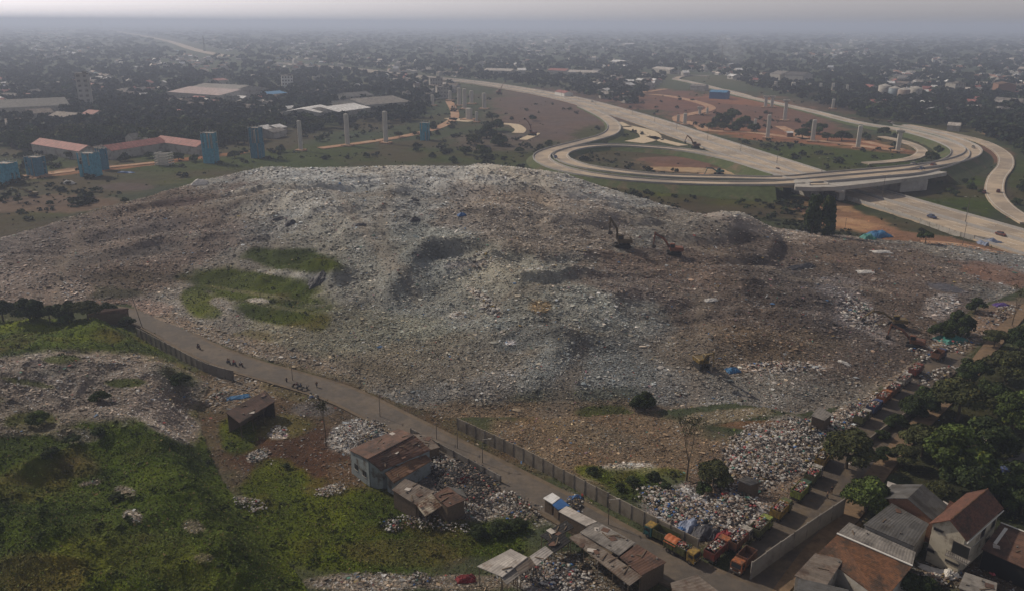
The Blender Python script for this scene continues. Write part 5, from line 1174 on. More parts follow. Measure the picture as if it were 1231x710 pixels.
    def opening(nm, c, s, m=M_DARK, sill=True):
        q = MB(); q.box(c, s); o = q.build(nm, m, e)
        if sill:
            f = MB(); t = .09
            sx, sy, sz = s; 
            if sx < sy: [f.box((c[0], c[1] + k * (sy / 2 + t / 2), c[2]), (sx + .06, t, sz + 2 * t)) for k in (-1, 1)]; [f.box((c[0], c[1], c[2] + k * (sz / 2 + t / 2)), (sx + .06, sy, t)) for k in (-1, 1)]
            else: [f.box((c[0] + k * (sx / 2 + t / 2), c[1], c[2]), (t, sy + .06, sz + 2 * t)) for k in (-1, 1)]; [f.box((c[0], c[1], c[2] + k * (sz / 2 + t / 2)), (sx, sy + .06, t)) for k in (-1, 1)]
            f.build('window_frame', M_CONC_D, o)
        return o
    opening('window', (X0 - .02, 1.4, 5.9), (.12, 1.3, .35)); opening('window', (X0 - .02, 1.9, 1.9), (.12, 1.1, .5)); opening('window', (X0 - .02, -1.4, 1.5), (.12, 2.0, .4)); opening('door', (X0 - .02, -2.2, 4.3), (.14, 2.4, 2.0)); opening('window', (1.0, -Y - .02, 4.3), (1.2, .12, 1.5)); opening('window', (5.0, -Y - .02, 4.2), (1.2, .12, 1.3)); opening('window', (4.0, -Y - .02, 1.4), (1.4, .12, 1.2))
    b = MB(); b.box((X0 - .7, -2.2, 3.2), (1.5, 3.2, .14)); bl = b.build('balcony', M_CONC_D, e); r_ = MB(); [r_.tube((X0 - 1.35, -3.7 + k * .3, 3.2), (X0 - 1.35, -3.7 + k * .3, 4.1), .025, .025, 4) for k in range(11)]; r_.tube((X0 - 1.35, -3.75, 4.1), (X0 - 1.35, -.6, 4.1), .04, .04, 4); r_.build('railing', M_STEEL, bl)
    b = MB(); b.box((0, -Y - .03, 3.05), (g['L'] - 1.2, .1, .18)); b.build('floor_band', M_CONC, e)
    b = MB(); b.tube((X0, 0, 8.62), (X1 + .6, 0, 8.62), .16, .16, 6); b.build('ridge_cap', R_TERRA, g['roof'])
    b = MB(); b.tube((X0 - .4, -g['w'] - .08, 6.1), (X1 + .4, -g['w'] - .08, 6.1), .1, .1, 6); b.build('gutter', M_WHITE, e)
    shed('lean_to', 'shed', 'small red roofed extension with white vents on the cream house roof', [(1135, 613, 5.8), (1146, 617, 5.6), (1153, 607, 5.8), (1142, 601, 6.2)], R_RED, M_WALLW, walls=(0, 1, 2, 3), posts=False)
    shed('lean_to', 'shed', 'ribbed pale brown lean-to roof between the dark gabled house and the cream house', [(1119, 618, 3.6), (1131, 623, 3.6), (1145, 607, 4.0), (1134, 601, 4.0)], R_LIGHT, M_BRICK, walls=(0, 1), posts=False)
    e, g = hutpx('village_house', 'house', 'brick house with dark grey gable roof under the big trees', (1091, 599), (1109, 582), 6.4, 9.5, 4.2, R_DGREY, M_BRICK, over=.6)
    q = MB(); q.box((g['X0'] - .02, 1.6, 1.8), (.12, 1.3, 1.2)); q.build('window', M_DARK, e); q = MB(); q.box((g['X0'] - .02, -1.4, 1.2), (.12, 1.1, 2.2)); q.build('door', M_WOOD, e)
    shed('pergola', 'pergola', 'ribbed pale pergola roof left of the dark grey gabled house', [(1065, 589, 3.6), (1071, 594, 3.4), (1084, 583.5, 3.4), (1067, 577.5, 3.6)], R_LIGHT, None)
    shed('village_house', 'house', 'wide flat dark grey roofed house between the brick house and the long grey roof', [(1038, 630, 3.9), (1099, 656, 3.5), (1117, 629, 4.3), (1072, 604, 4.7)], R_DGREY, M_WALLP, walls=(0, 1, 2, 3), posts=False, extra=3)
    shed('canopy', 'canopy', 'narrow pale canopy along the wall of the brick house', [(1068, 608, 3.0), (1098, 620, 3.0), (1101, 616.5, 3.3), (1072, 604, 3.3)], R_GREY, None)
    e, P, I = shed('village_house', 'house', 'long grey roof with a white ridge line above the orange tiled roof', [(1006, 641, 4.6), (1097, 680, 4.6), (1101, 663, 3.6), (1021, 627, 3.6)], R_GREY, M_WALLP, walls=(0, 1, 2, 3), posts=False, extra=2)
    w = MB(); w.tube(P[0] + Vector((0, 0, .1)), P[1] + Vector((0, 0, .1)), .13, .13, 6); w.build('ridge_cap', M_WHITE, e)
    shed('village_house', 'house', 'orange brown tiled roof sloping away below the white ridge line', [(1006.5, 642, 4.5), (1096, 681, 4.5), (1062, 722, 2.9), (984, 664, 2.9)], R_TERRA, M_WALLP, walls=(1, 2, 3), posts=False)
    shed('village_house', 'house', 'grey roofed annex at the lane edge left of the orange tiled roof', [(980, 664, 3.3), (955, 691, 2.9), (992, 706, 2.9), (1014, 672, 3.3)], R_BROWNG, M_WALLP, walls=(0, 1, 2, 3), posts=False, extra=2)
    shed('village_house', 'house', 'dull grey roof at the bottom frame edge below the grey annex', [(960, 694, 3.0), (955, 716, 2.8), (1030, 738, 2.8), (1020, 708, 3.0)], R_DGREY, M_WALLP, walls=(0, 1, 2, 3), posts=False)
    e, P, I = shed('village_house', 'house', 'rust red ribbed roof with white roof edge at the right frame edge', [(1203, 628, 4.2), (1180, 659, 3.2), (1240, 686, 3.2), (1262, 651, 4.2)], R_RUST, M_DARK, walls=(1,), posts=True, extra=6)
    w = MB(); w.tube(P[0] + Vector((0, 0, .1)), P[3] + Vector((0, 0, .1)), .1, .1, 6); w.build('ridge_cap', M_WHITE, e)
    w = MB(); [w.slab([P[0].lerp(P[1], .1 + .0 * k).lerp(P[3].lerp(P[2], .1), .12 + .2 * k) + Vector((0, 0, .07)), P[0].lerp(P[1], .7).lerp(P[3].lerp(P[2], .7), .12 + .2 * k) + Vector((0, 0, .07)), P[0].lerp(P[1], .7).lerp(P[3].lerp(P[2], .7), .19 + .2 * k) + Vector((0, 0, .07)), P[0].lerp(P[1], .1).lerp(P[3].lerp(P[2], .1), .19 + .2 * k) + Vector((0, 0, .07))], .03) for k in range(1)]; w.build('skylight_sheet', M_WHITE, e)
    shed('open_shed', 'shed', 'weathered striped roof shed at the bottom edge below the cream house', [(1160, 687, 2.8), (1152, 706, 2.4), (1196, 722, 2.4), (1199, 700, 2.8)], R_GREY, M_WOOD, walls=(0, 1), extra=5)
    shed('open_shed', 'shed', 'dim grey roof among the trees at the right edge above the village', [(1202, 556, 3.4), (1212, 566, 3.0), (1240, 552, 3.0), (1228, 542, 3.4)], R_DGREY, M_WOOD, walls=(0, 1, 2, 3))

# ------------------------------------------------------------------ walls, fences, poles
def wall(name, label, px, h, m, step=2.6, th=.16, post=True, cat='wall'):
    P = [G(p[0], p[1]) for p in px]; P = resample(P, 1.0)
    acc = [0]
    for a, b in zip(P[:-1], P[1:]): acc.append(acc[-1] + (b - a).length)
    n = min(95, max(2, round(acc[-1] / step)))
    K = []
    for i in range(n + 1):
        s = acc[-1] * i / n; k = max(0, min(len(P) - 2, int(np.searchsorted(acc, s)) - 1)); t = (s - acc[k]) / max(1e-6, acc[k + 1] - acc[k]); K.append(P[k].lerp(P[k + 1], t))
    e = empty(name, (K[0].x, K[0].y, 0), 0, label, cat)
    D = e.location
    q = random.Random(len(px) * 7)
    for i in range(n):
        a, b = K[i] - D, K[i + 1] - D; L = (b - a).length; rz = math.atan2((b - a).y, (b - a).x); c = (a + b) / 2; hh = h * q.uniform(.97, 1.02)
        w = MB(); w.box((c.x, c.y, hh / 2 - .35), (L - .16, th, hh + .7), rz=rz + q.uniform(-.006, .006)); w.build('wall_panel', m, e)
    for i in range(n + 1):
        a = K[i] - D; w = MB(); w.box((a.x, a.y, h / 2 - .33), (.2, th + .1, h + .8)); w.build('post', M_CONC_D if post else m, e)
    return e
M_WALLC = mat('panel_wall_concrete', (.23, .20, .16), .95, .2, .7, .02, 0, (.13, .11, .085), .45, .35)
M_WALLG = mat('grey_panel_wall', (.20, .185, .165), .95, .15, .5, .02, 0, (.12, .105, .09), .4, .25)
def walls():
    wall('concrete_wall', 'long grey panel wall between the street and the foot of the landfill', [(550, 515), (620, 548), (690, 585), (755, 620), (838, 663)], 2.5, M_WALLC)
    wall('concrete_wall', 'pale curved panel wall beside the bend of the street below the green ridge', [(165, 403), (205, 424), (245, 445), (281, 456)], 2.3, M_WALLG)
    wall('concrete_wall', 'tall smooth grey wall between the truck road and the brown lane', [(902, 696), (940, 668), (978, 641), (1013, 617)], 3.2, M_WALLG, 4)
    wall('concrete_wall', 'low wall along the truck road beyond the two round trees', [(1042, 534), (1070, 513), (1100, 494)], 1.3, M_WALLC, 4)
    wall('street_wall', 'low dark stained wall on the shed side of the street above the black sacks', [(494, 522), (530, 541), (565, 560), (602, 580)], 1.5, M_CONC_D, 4)
    wall('fence', 'thin pale fence along the near side of the toll road by the red soil', [(1012, 238), (1080, 259), (1150, 283), (1190, 292)], 1.8, M_WALLP, 6, .08, cat='fence')
    def pole(px, pyb, hpx, label, r=.09, lean=0, name='utility_pole', cat='pole', lamp=False):
        g = hit(px, pyb); d = (g - camo.location).dot(fwd); h = hpx * d / F / .9
        e = empty(name, g, 0, label, cat); b = MB(); b.tube((0, 0, -.4), (lean * h, 0, h), r, r * .6, 7); b.build('pole', M_POLE, e)
        t = MB(); t.box((lean * h * .95, 0, h * .95), (.1, 1.1, .1)); t.build('crossarm', M_WOOD, e)
        if lamp: l = MB(); l.tube((lean * h, 0, h), (lean * h + 1.2, 0, h + .2), .05, .04, 5); l.box((lean * h + 1.4, 0, h + .2), (.6, .22, .12)); l.build('lamp_head', M_CONC, e)
    pole(172, 395, 38, 'leaning pole at the head of the street, tallest near the bend', .11, -.18)
    pole(352, 459, 22, 'thin pole beside the parked motorbikes on the street edge')
    pole(457, 502, 28, 'thin pole at the yard corner above the heap of white sacks')
    pole(525, 529, 22, 'thin pole on the street edge above the plank hut'); pole(550, 541, 26, 'thin pole on the street edge right of the plank hut'); pole(580, 558, 30, 'thin pole on the street edge above the black sacks', lamp=True)
    pole(731, 633, 34, 'thin pole standing behind the big grey patched roof', lamp=True)
    pole(1157, 295, 26, 'thin pole at the near edge of the toll road by the tracks', .12); pole(1015, 280, 16, 'short pole on the red soil beside the blue tarp shelter')

# ------------------------------------------------------------------ machines
def paint_m(name, col, rough=.55): return mat(name, col, rough, .22, 2.5, 0, 0, (col[0] * .35 + .035, col[1] * .35 + .03, col[2] * .35 + .025), .55, 1.6)
P_ORANGE, P_RED, P_YELLOW, P_GREEN, P_TEAL, P_WHITE, P_BLUE = paint_m('orange_paint', (.30, .095, .03)), paint_m('red_paint', (.17, .035, .025)), paint_m('yellow_paint', (.28, .18, .035)), paint_m('olive_green_paint', (.09, .10, .03)), paint_m('teal_paint', (.02, .14, .15)), paint_m('white_truck_paint', (.32, .30, .27)), paint_m('blue_paint', (.03, .055, .15))
P_BROWN = paint_m('brown_paint', (.17, .075, .045)); P_LIME = paint_m('lime_paint', (.20, .24, .04)); P_DGREEN = paint_m('dark_green_paint', (.03, .075, .04))
def heading(a, b): u, v = G(*a), G(*b); return math.atan2(v.y - u.y, v.x - u.x)
def lumps_mesh(name, n, lx, ly, z0, hh, s, seed, parent, dim=1.0, cols=None):
    r = np.random.default_rng(seed)
    x, y = r.uniform(-lx / 2, lx / 2, n), r.uniform(-ly / 2, ly / 2, n)
    z = z0 + hh * (1 - (2 * x / lx) ** 2 * .5) * (1 - (2 * y / ly) ** 2 * .6) * r.random(n)
    S = s * (.5 + r.random(n)); v, f = lumps_np(np.stack([x, y, z], -1), S, S * .7, .35)
    c = bag_cols(n, .15, .04, .14, .33) * dim
    me = mesh_np(name, v, f, np.repeat(c, 12, 0)); o = link(name, me, M_LITTER, parent); return o
def wheel(e, x, y, r=.48, w=.32):
    a = MB(); a.tube((x, y - w / 2, r), (x, y + w / 2, r), r, r, 16); t = a.build('wheel', M_RUBBER, e); h = MB(); h.tube((x, y - w / 2 - .02, r), (x, y + w / 2 + .02, r), r * .5, r * .5, 10); h.build('rim', M_POLE, t)
def truck(c, a, b, cab, body, label, load='trash', seed=0, L=7.0, cabroof=None, tarp=None, frac=1.0, sides=1.5):
    rz = heading(a, b); g = G(*c)
    e = empty('garbage_truck', (g.x, g.y, .06), rz, label, 'truck')
    Wd = 2.3; x1 = L / 2; e.scale = (.84, .84, .84)
    ch = MB(); ch.box((0, 0, .75), (L - .6, .9, .28)); ch.box((-x1 + .15, 0, .62), (.16, Wd, .2)); ch.build('chassis', M_STEEL, e)
    # cab-over cab: sloped windscreen profile
    k = MB(); k.profile([(x1 - 1.75, .55), (x1 - .04, .55), (x1, 1.45), (x1 - .22, 2.45), (x1 - 1.75, 2.5)], -Wd / 2 + .04, Wd / 2 - .04); cb = k.build('cab', cab, e)
    r_ = MB(); r_.box((x1 - .98, 0, 2.56), (1.62, Wd - .2, .14), bev=.04); r_.build('cab_roof', cabroof or cab, cb)
    w = MB(); w.add([(x1 + .012, -.95, 1.5), (x1 + .012, .95, 1.5), (x1 - .185, .95, 2.32), (x1 - .185, -.95, 2.32)], [(0, 1, 2, 3)]); w.build('windscreen', M_GLASS, cb)
    for s in (-1, 1):
        w = MB(); w.box((x1 - .85, s * (Wd / 2 - .03), 1.9), (.9, .05, .65)); w.build('side_window', M_GLASS, cb)
        w = MB(); w.box((x1 - .3, s * (Wd / 2 + .16), 1.9), (.08, .22, .4)); w.build('mirror', M_STEEL, cb)
        w = MB(); w.box((x1 + .02, s * .85, .95), (.06, .3, .2)); w.build('headlight', M_WHITE, cb)
    w = MB(); w.box((x1 + .05, 0, .55), (.2, Wd - .05, .28), bev=.03); w.build('bumper', M_STEEL, e)
    w = MB(); w.box((x1 + .01, 0, 1.2), (.05, 1.2, .3)); w.build('grille', M_STEEL, cb)
    bl = L - 2.1; bx = -x1 + bl / 2 + .05; z0 = 1.0
    bed = MB(); bed.box((bx, 0, z0 + .06), (bl, Wd, .12))
    for s in (-1, 1):
        bed.box((bx, s * (Wd / 2 - .04), z0 + sides / 2 + .12), (bl, .07, sides))
        for i in range(6): bed.box((bx - bl / 2 + .3 + i * (bl - .6) / 5, s * (Wd / 2 + .02), z0 + sides / 2 + .1), (.09, .06, sides))
    bed.box((bx - bl / 2 + .035, 0, z0 + sides / 2 + .12), (.07, Wd - .16, sides)); bed.box((bx + bl / 2 - .035, 0, z0 + sides / 2 + .22), (.07, Wd - .16, sides + .3)); bo = bed.build('truck_bed', body, e)
    if load == 'trash': lumps_mesh('load', 150, bl - .3, Wd - .3, z0 + sides * .75, .8, .21, seed + 5, e, .8)
    elif load == 'low': lumps_mesh('load', 60, bl - .4, Wd - .4, z0 + .25, .3, .22, seed + 5, e, .35)
    if tarp:
        t = MB(); n = 9; m = 6; tl = bl * frac
        for i in range(n + 1):
            for j in range(m + 1):
                u = i / n; v = j / m; yy = (v - .5) * (Wd + .16); t.v.append(Vector((bx - bl / 2 + u * tl, yy, z0 + sides + .16 + .55 * math.sin(math.pi * v) * (.8 + .25 * math.sin(i * 1.9)) - (.5 if j in (0, m) else 0))))
        for i in range(n):
            for j in range(m): a_ = i * (m + 1) + j; t.face((a_, a_ + m + 1, a_ + m + 2, a_ + 1))
        t.build('tarpaulin', tarp, e, True)
    for x in (x1 - 1.0, -x1 + 1.1, -x1 + 2.15):
        for s in (-1, 1): wheel(e, x, s * (Wd / 2 - .2))
    return e
M_OTARP = mat('orange_tarp', (.38, .11, .04), .6, .2, 2, .03)
def trucks():
    sd, ud = ((800, 653), (780, 643)), ((905, 672), (925, 652))
    dn = ((800, 653), (820, 664)); ul = ((925, 652), (905, 672))
    truck((795, 650), *sd, P_TEAL, P_GREEN, 'empty tipper with teal cab and olive bed parked under the panel wall', 'low', 1, cabroof=P_YELLOW)
    truck((819, 668), *dn, P_YELLOW, P_GREEN, 'truck with bright orange tarpaulin and yellow cab on the street', 'trash', 2, tarp=M_OTARP, frac=.55, cabroof=P_YELLOW)
    truck((862, 667), *ud, P_ORANGE, P_RED, 'red truck heaped with white and red trash, orange cab, beside the blue tarps', 'trash', 3)
    truck((888, 655), *ud, P_WHITE, P_BROWN, 'brown bedded truck with dirty white cab behind the orange cab truck', 'trash', 4)
    truck((893, 681), *ul, P_ORANGE, P_BROWN, 'orange fronted truck facing the street beside the tall smooth wall', 'low', 5, L=6.2, cabroof=P_ORANGE)
    truck((914, 640), (914, 640), (936, 618), P_LIME, P_GREEN, 'yellow green truck with lime cab roof queueing behind the white cab truck', 'trash', 6, cabroof=P_LIME, L=6.4)
    truck((938, 619), (914, 640), (936, 618), P_GREEN, P_YELLOW, 'dull yellow bedded truck between the lime roofed and the green trash heaped truck', 'trash', 7, L=6.2)
    truck((962, 596), (938, 618), (960, 595), P_DGREEN, P_LIME, 'green bedded truck heaped high with pale trash by the black hut', 'trash', 8, L=6.4)
    truck((977, 577), (960, 597), (980, 573), P_WHITE, P_GREEN, 'dusty green truck with pinkish load left of the round tree', 'trash', 9, L=6.2)
    truck((989, 557), (972, 580), (992, 553), P_YELLOW, P_YELLOW, 'yellow bedded truck half hidden behind the dark round tree', 'trash', 10, L=6.2)
    far = [((1036, 507), P_WHITE, P_GREEN, 'green truck nearest the small ribbed roof hut in the upper queue'), ((1050, 495), P_BLUE, P_BLUE, 'blue truck in the upper queue on the truck road'), ((1062, 483), P_ORANGE, P_ORANGE, 'orange bedded truck in the upper queue after the blue one'),
           ((1074, 473), P_WHITE, P_BROWN, 'brown truck loaded with white sacks above the orange one'), ((1086, 462), P_WHITE, P_WHITE, 'pale truck full of sacks, last but one in the upper queue'), ((1100, 450), P_RED, P_RED, 'red truck topped with pink and white trash at the head of the queue')]
    for i, (c, cb, bd, lb) in enumerate(far): truck(c, (1040, 502), (1095, 452), cb, bd, lb, 'trash', 20 + i, L=6.4)
    truck((1128, 431), (1110, 445), (1138, 426), P_BLUE, P_BROWN, 'dark blue truck on the wet ground beyond the queue', 'low', 31, L=6.2)
def excavator(px, py, rz, col, label, boom=(50, -100), s=1.0, z=None, bucket=True, name='excavator'):
    g = hit(px, py) if z is None else G(px, py, z)
    e = empty(name, g, rz, label, 'excavator'); e.scale = (s, s, s)
    for y in (-1, 1):
        t = MB(); t.profile([(-2.1, .35), (-1.8, .02), (1.8, .02), (2.1, .35), (2.1, .65), (1.8, .95), (-1.8, .95), (-2.1, .65)], y * 1.2 - .3, y * 1.2 + .3); t.build('track', M_RUBBER, e)
    u = MB(); u.box((0, 0, .75), (2.2, 1.9, .5)); u.tube((0, 0, .9), (0, 0, 1.2), .8, .8, 16); u.build('undercarriage', M_STEEL, e)
    b = MB(); b.box((-.6, 0, 1.75), (3.6, 2.5, 1.1), bev=.12); b.box((-2.1, 0, 1.7), (.8, 2.6, 1.2), bev=.2); b.build('body', col, e)
    c_ = MB(); c_.box((.6, .75, 2.6), (1.6, 1.0, 1.7), taper=.9, bev=.08); cb = c_.build('cab', col, e); w = MB(); w.box((.6, 1.24, 2.75), (1.1, .05, .9)); w.box((1.4, .75, 2.75), (.06, .8, 1.0)); w.box((.6, .26, 2.75), (1.1, .05, .9)); w.build('window', M_GLASS, cb)
    a1, a2 = R(boom[0]), R(boom[0] + boom[1])
    p0 = Vector((1.1, -.3, 1.8)); p1 = p0 + Vector((math.cos(a1 + .25), 0, math.sin(a1 + .25))) * 3.2; p2 = p1 + Vector((math.cos(a1 - .2), 0, math.sin(a1 - .2))) * 3.0; p3 = p2 + Vector((math.cos(a2), 0, math.sin(a2))) * 3.2
    m = MB(); m.tube(p0, p1, .28, .36, 6); m.tube(p1, p2, .36, .24, 6); m.build('boom', col, e)
    m = MB(); m.tube(p2 - (p3 - p2) * .12, p3, .26, .16, 6); m.build('stick', col, e)
    m = MB(); m.tube(p0 + Vector((.5, 0, 0)), p1 + Vector((0, 0, .2)), .1, .1, 6); m.tube(p1 + Vector((0, 0, .4)), p2 - (p3 - p2) * .12, .09, .09, 6); m.build('cylinder', M_STEEL, e)
    q = MB(); q.profile([(0, 0), (.25, -.9), (-.5, -1.15), (-1.0, -.8), (-1.0, -.3)], -.5, .5, Matrix.Translation(p3 + Vector((.2, 0, .1)) + Vector((0, -.0, 0)))); q.build('bucket', M_STEEL, e)
    return e
def machines():
    EY = paint_m('excavator_dark', (.10, .07, .03)); EB = paint_m('excavator_brown', (.24, .075, .035)); EG = paint_m('excavator_yellow', (.17, .115, .03)); ER = paint_m('excavator_orange', (.18, .065, .03))
    excavator(748, 297, R(178), EY, 'dark excavator with its arm raised high on top of the landfill', (66, -155), 1.25)
    excavator(810, 306, R(174), EB, 'brown excavator reaching low to the left, beside the raised arm one', (40, -125), 1.15)
    excavator(843, 441, R(-75), EG, 'yellow excavator digging towards the street on the dark slope', (40, -120), 1.0)
    excavator(1078, 392, R(170), EG, 'yellow excavator lying low against the slope near the truck queue', (18, -60), 1.0)
    excavator(1099, 417, R(150), ER, 'orange excavator half hidden by dark trees at the queue head', (30, -110), 1.0)
    excavator(836, 178, R(180), ER, 'red armed excavator on the verge between the loop and the toll road', (50, -120), 1.25, .3)
    excavator(864, 210, R(200), P_TEAL, 'teal machine parked inside the ring of the loop ramps', (15, -80), 1.1, 0)
    excavator(640, 163, R(150), ER, 'red drilling rig on the dark soil left of the loop ramps', (70, -30), 1.3, 0, name='drilling_rig')
    excavator(545, 134, R(80), EG, 'yellow machine on the bend of the dirt track', (20, -90), 1.5, 0); excavator(40, 0 + 236, R(190), EG, 'small machine parked on the field below the blue towers', (20, -90), .9, 0)
    excavator(600, 113, R(30), ER, 'orange crane machine beside the far bend of the toll road', (65, -20), 1.5, 0, name='mobile_crane')
    # cars on the ramps and toll road
    def car(px, py, a, b, col, label, z=.1, s=1.0):
        g = G(px, py, z); rz = math.atan2(G(*b).y - G(*a).y, G(*b).x - G(*a).x)
        e = empty('car', (g.x, g.y, z), rz, label, 'car'); e.scale = (s,) * 3
        b_ = MB(); b_.profile([(-2.1, .3), (2.1, .3), (2.15, .75), (1.2, .95), (-2.05, 1.0)], -.85, .85); b_.build('body', col, e)
        c_ = MB(); c_.box((-.35, 0, 1.22), (2.3, 1.55, .55), taper=.82); c_.build('cabin', M_GLASS, e); r_ = MB(); r_.box((-.35, 0, 1.52), (1.8, 1.25, .06)); r_.build('roof', col, e)
        for x in (-1.3, 1.3):
            for y in (-.8, .8): wheel(e, x, y, .33, .2)
    cars = [(668, 190, (668, 190), (675, 196), P_BLUE, 'dark car on the tight left bend of the loop ramp', 2.6), (1122, 199, (1110, 201), (1130, 197), P_RED, 'red truck like car on the bend after the overpass', 6.8), (1108, 204, (1100, 205), (1115, 202), P_BLUE, 'dark blue car at the end of the overpass', 7.9), (1183, 262 - 30, (1197, 240), (1196, 230), P_RED, 'red car on the winding side road', .5),
            (1200, 231, (1197, 240), (1196, 226), P_RED, 'small red car on the far side of the winding side road', .5), (1070, 147, (1060, 145), (1080, 150), P_RED, 'red car before the fork of the toll road bend', .5), (1073, 149, (1060, 145), (1080, 150), P_WHITE, 'white car beside the red car before the fork', .5), (1170, 208 - 30, (1160, 172), (1172, 180), P_WHITE, 'white car on the wide far bend', 3.8),
            (935, 205, (930, 203), (950, 210), P_RED, 'dark red car on the toll road above the ring', .5), (712, 123, (700, 120), (720, 126), P_WHITE, 'white car on the upper toll road', .5), (1203, 283, (1190, 280), (1220, 288), P_RED, 'red car at the end of the near carriageway', .5), (1120, 262, (1110, 259), (1130, 265), P_BLUE, 'blue car on the toll road below the overpass', .5), (1098, 217 - 19, (1090, 200), (1110, 197), P_WHITE, 'white car on the inner ramp before the bend', 7.2)]
    for c_ in cars: car(*c_)

# ------------------------------------------------------------------ people and motorbikes
def person_mesh(pose):
    v = [(0, 0, .95), (0, 0, 1.15), (0, 0, 1.38), (0, 0, 1.5), (0, .01, 1.66)]; r = [.14, .13, .15, .06, .105]; ed = [(0, 1), (1, 2), (2, 3), (3, 4)]
    sp = dict(stand=[(.1, 0, .9), (.12, .0, .5), (.13, -.02, .06), (.13, .1, .04)], walk=[(.1, 0, .9), (.12, .16, .52), (.12, .1, .08), (.12, .22, .05)])
    legs = {'stand': ([(.1, 0, .9), (.12, .02, .5), (.13, 0, .08), (.13, .12, .04)], [(-.1, 0, .9), (-.12, .02, .5), (-.13, -.02, .08), (-.13, .1, .04)]),
            'walk': ([(.1, 0, .9), (.11, .18, .52), (.11, .22, .09), (.11, .34, .06)], [(-.1, 0, .9), (-.11, -.05, .5), (-.11, -.28, .12), (-.11, -.2, .04)]),
            'sit': ([(.1, .02, .9), (.16, .42, .82), (.18, .38, .42), (.18, .5, .38)], [(-.1, .02, .9), (-.16, .42, .82), (-.18, .38, .42), (-.18, .5, .38)])}[pose]
    for L in legs:
        p = 0
        for q, rr in zip(L, (.1, .07, .05, .04)): v.append(q); r.append(rr); ed.append((p, len(v) - 1)); p = len(v) - 1
    for s in (1, -1):
        pts = {'stand': [(.19, 0, 1.4), (.25, .02, 1.13), (.25, .12, .9), (.25, .17, .82)], 'walk': [(.19, 0, 1.4), (.24, -.08 * s, 1.13), (.24, .12 * s, .92), (.24, .17 * s, .85)], 'sit': [(.19, 0, 1.4), (.26, .2, 1.2), (.24, .48, 1.12), (.22, .56, 1.1)]}[pose]
        p = 2
        for q, rr in zip(pts, (.065, .05, .04, .038)): v.append((q[0] * s, q[1], q[2])); r.append(rr); ed.append((p, len(v) - 1)); p = len(v) - 1
    me = bpy.data.meshes.new('person'); me.from_pydata(v, ed, []); o = bpy.data.objects.new('tmp', me); COL.objects.link(o)
    o.modifiers.new('s', 'SKIN'); sv = me.skin_vertices[0].data
    for i, rr in enumerate(r): sv[i].radius = (rr, rr)
    sv[0].use_root = True
    md = o.modifiers.new('u', 'SUBSURF'); md.levels = 1; md.render_levels = 1
    bpy.context.view_layer.update(); dg = bpy.context.evaluated_depsgraph_get(); out = bpy.data.meshes.new_from_object(o.evaluated_get(dg)); bpy.data.objects.remove(o)
    return out
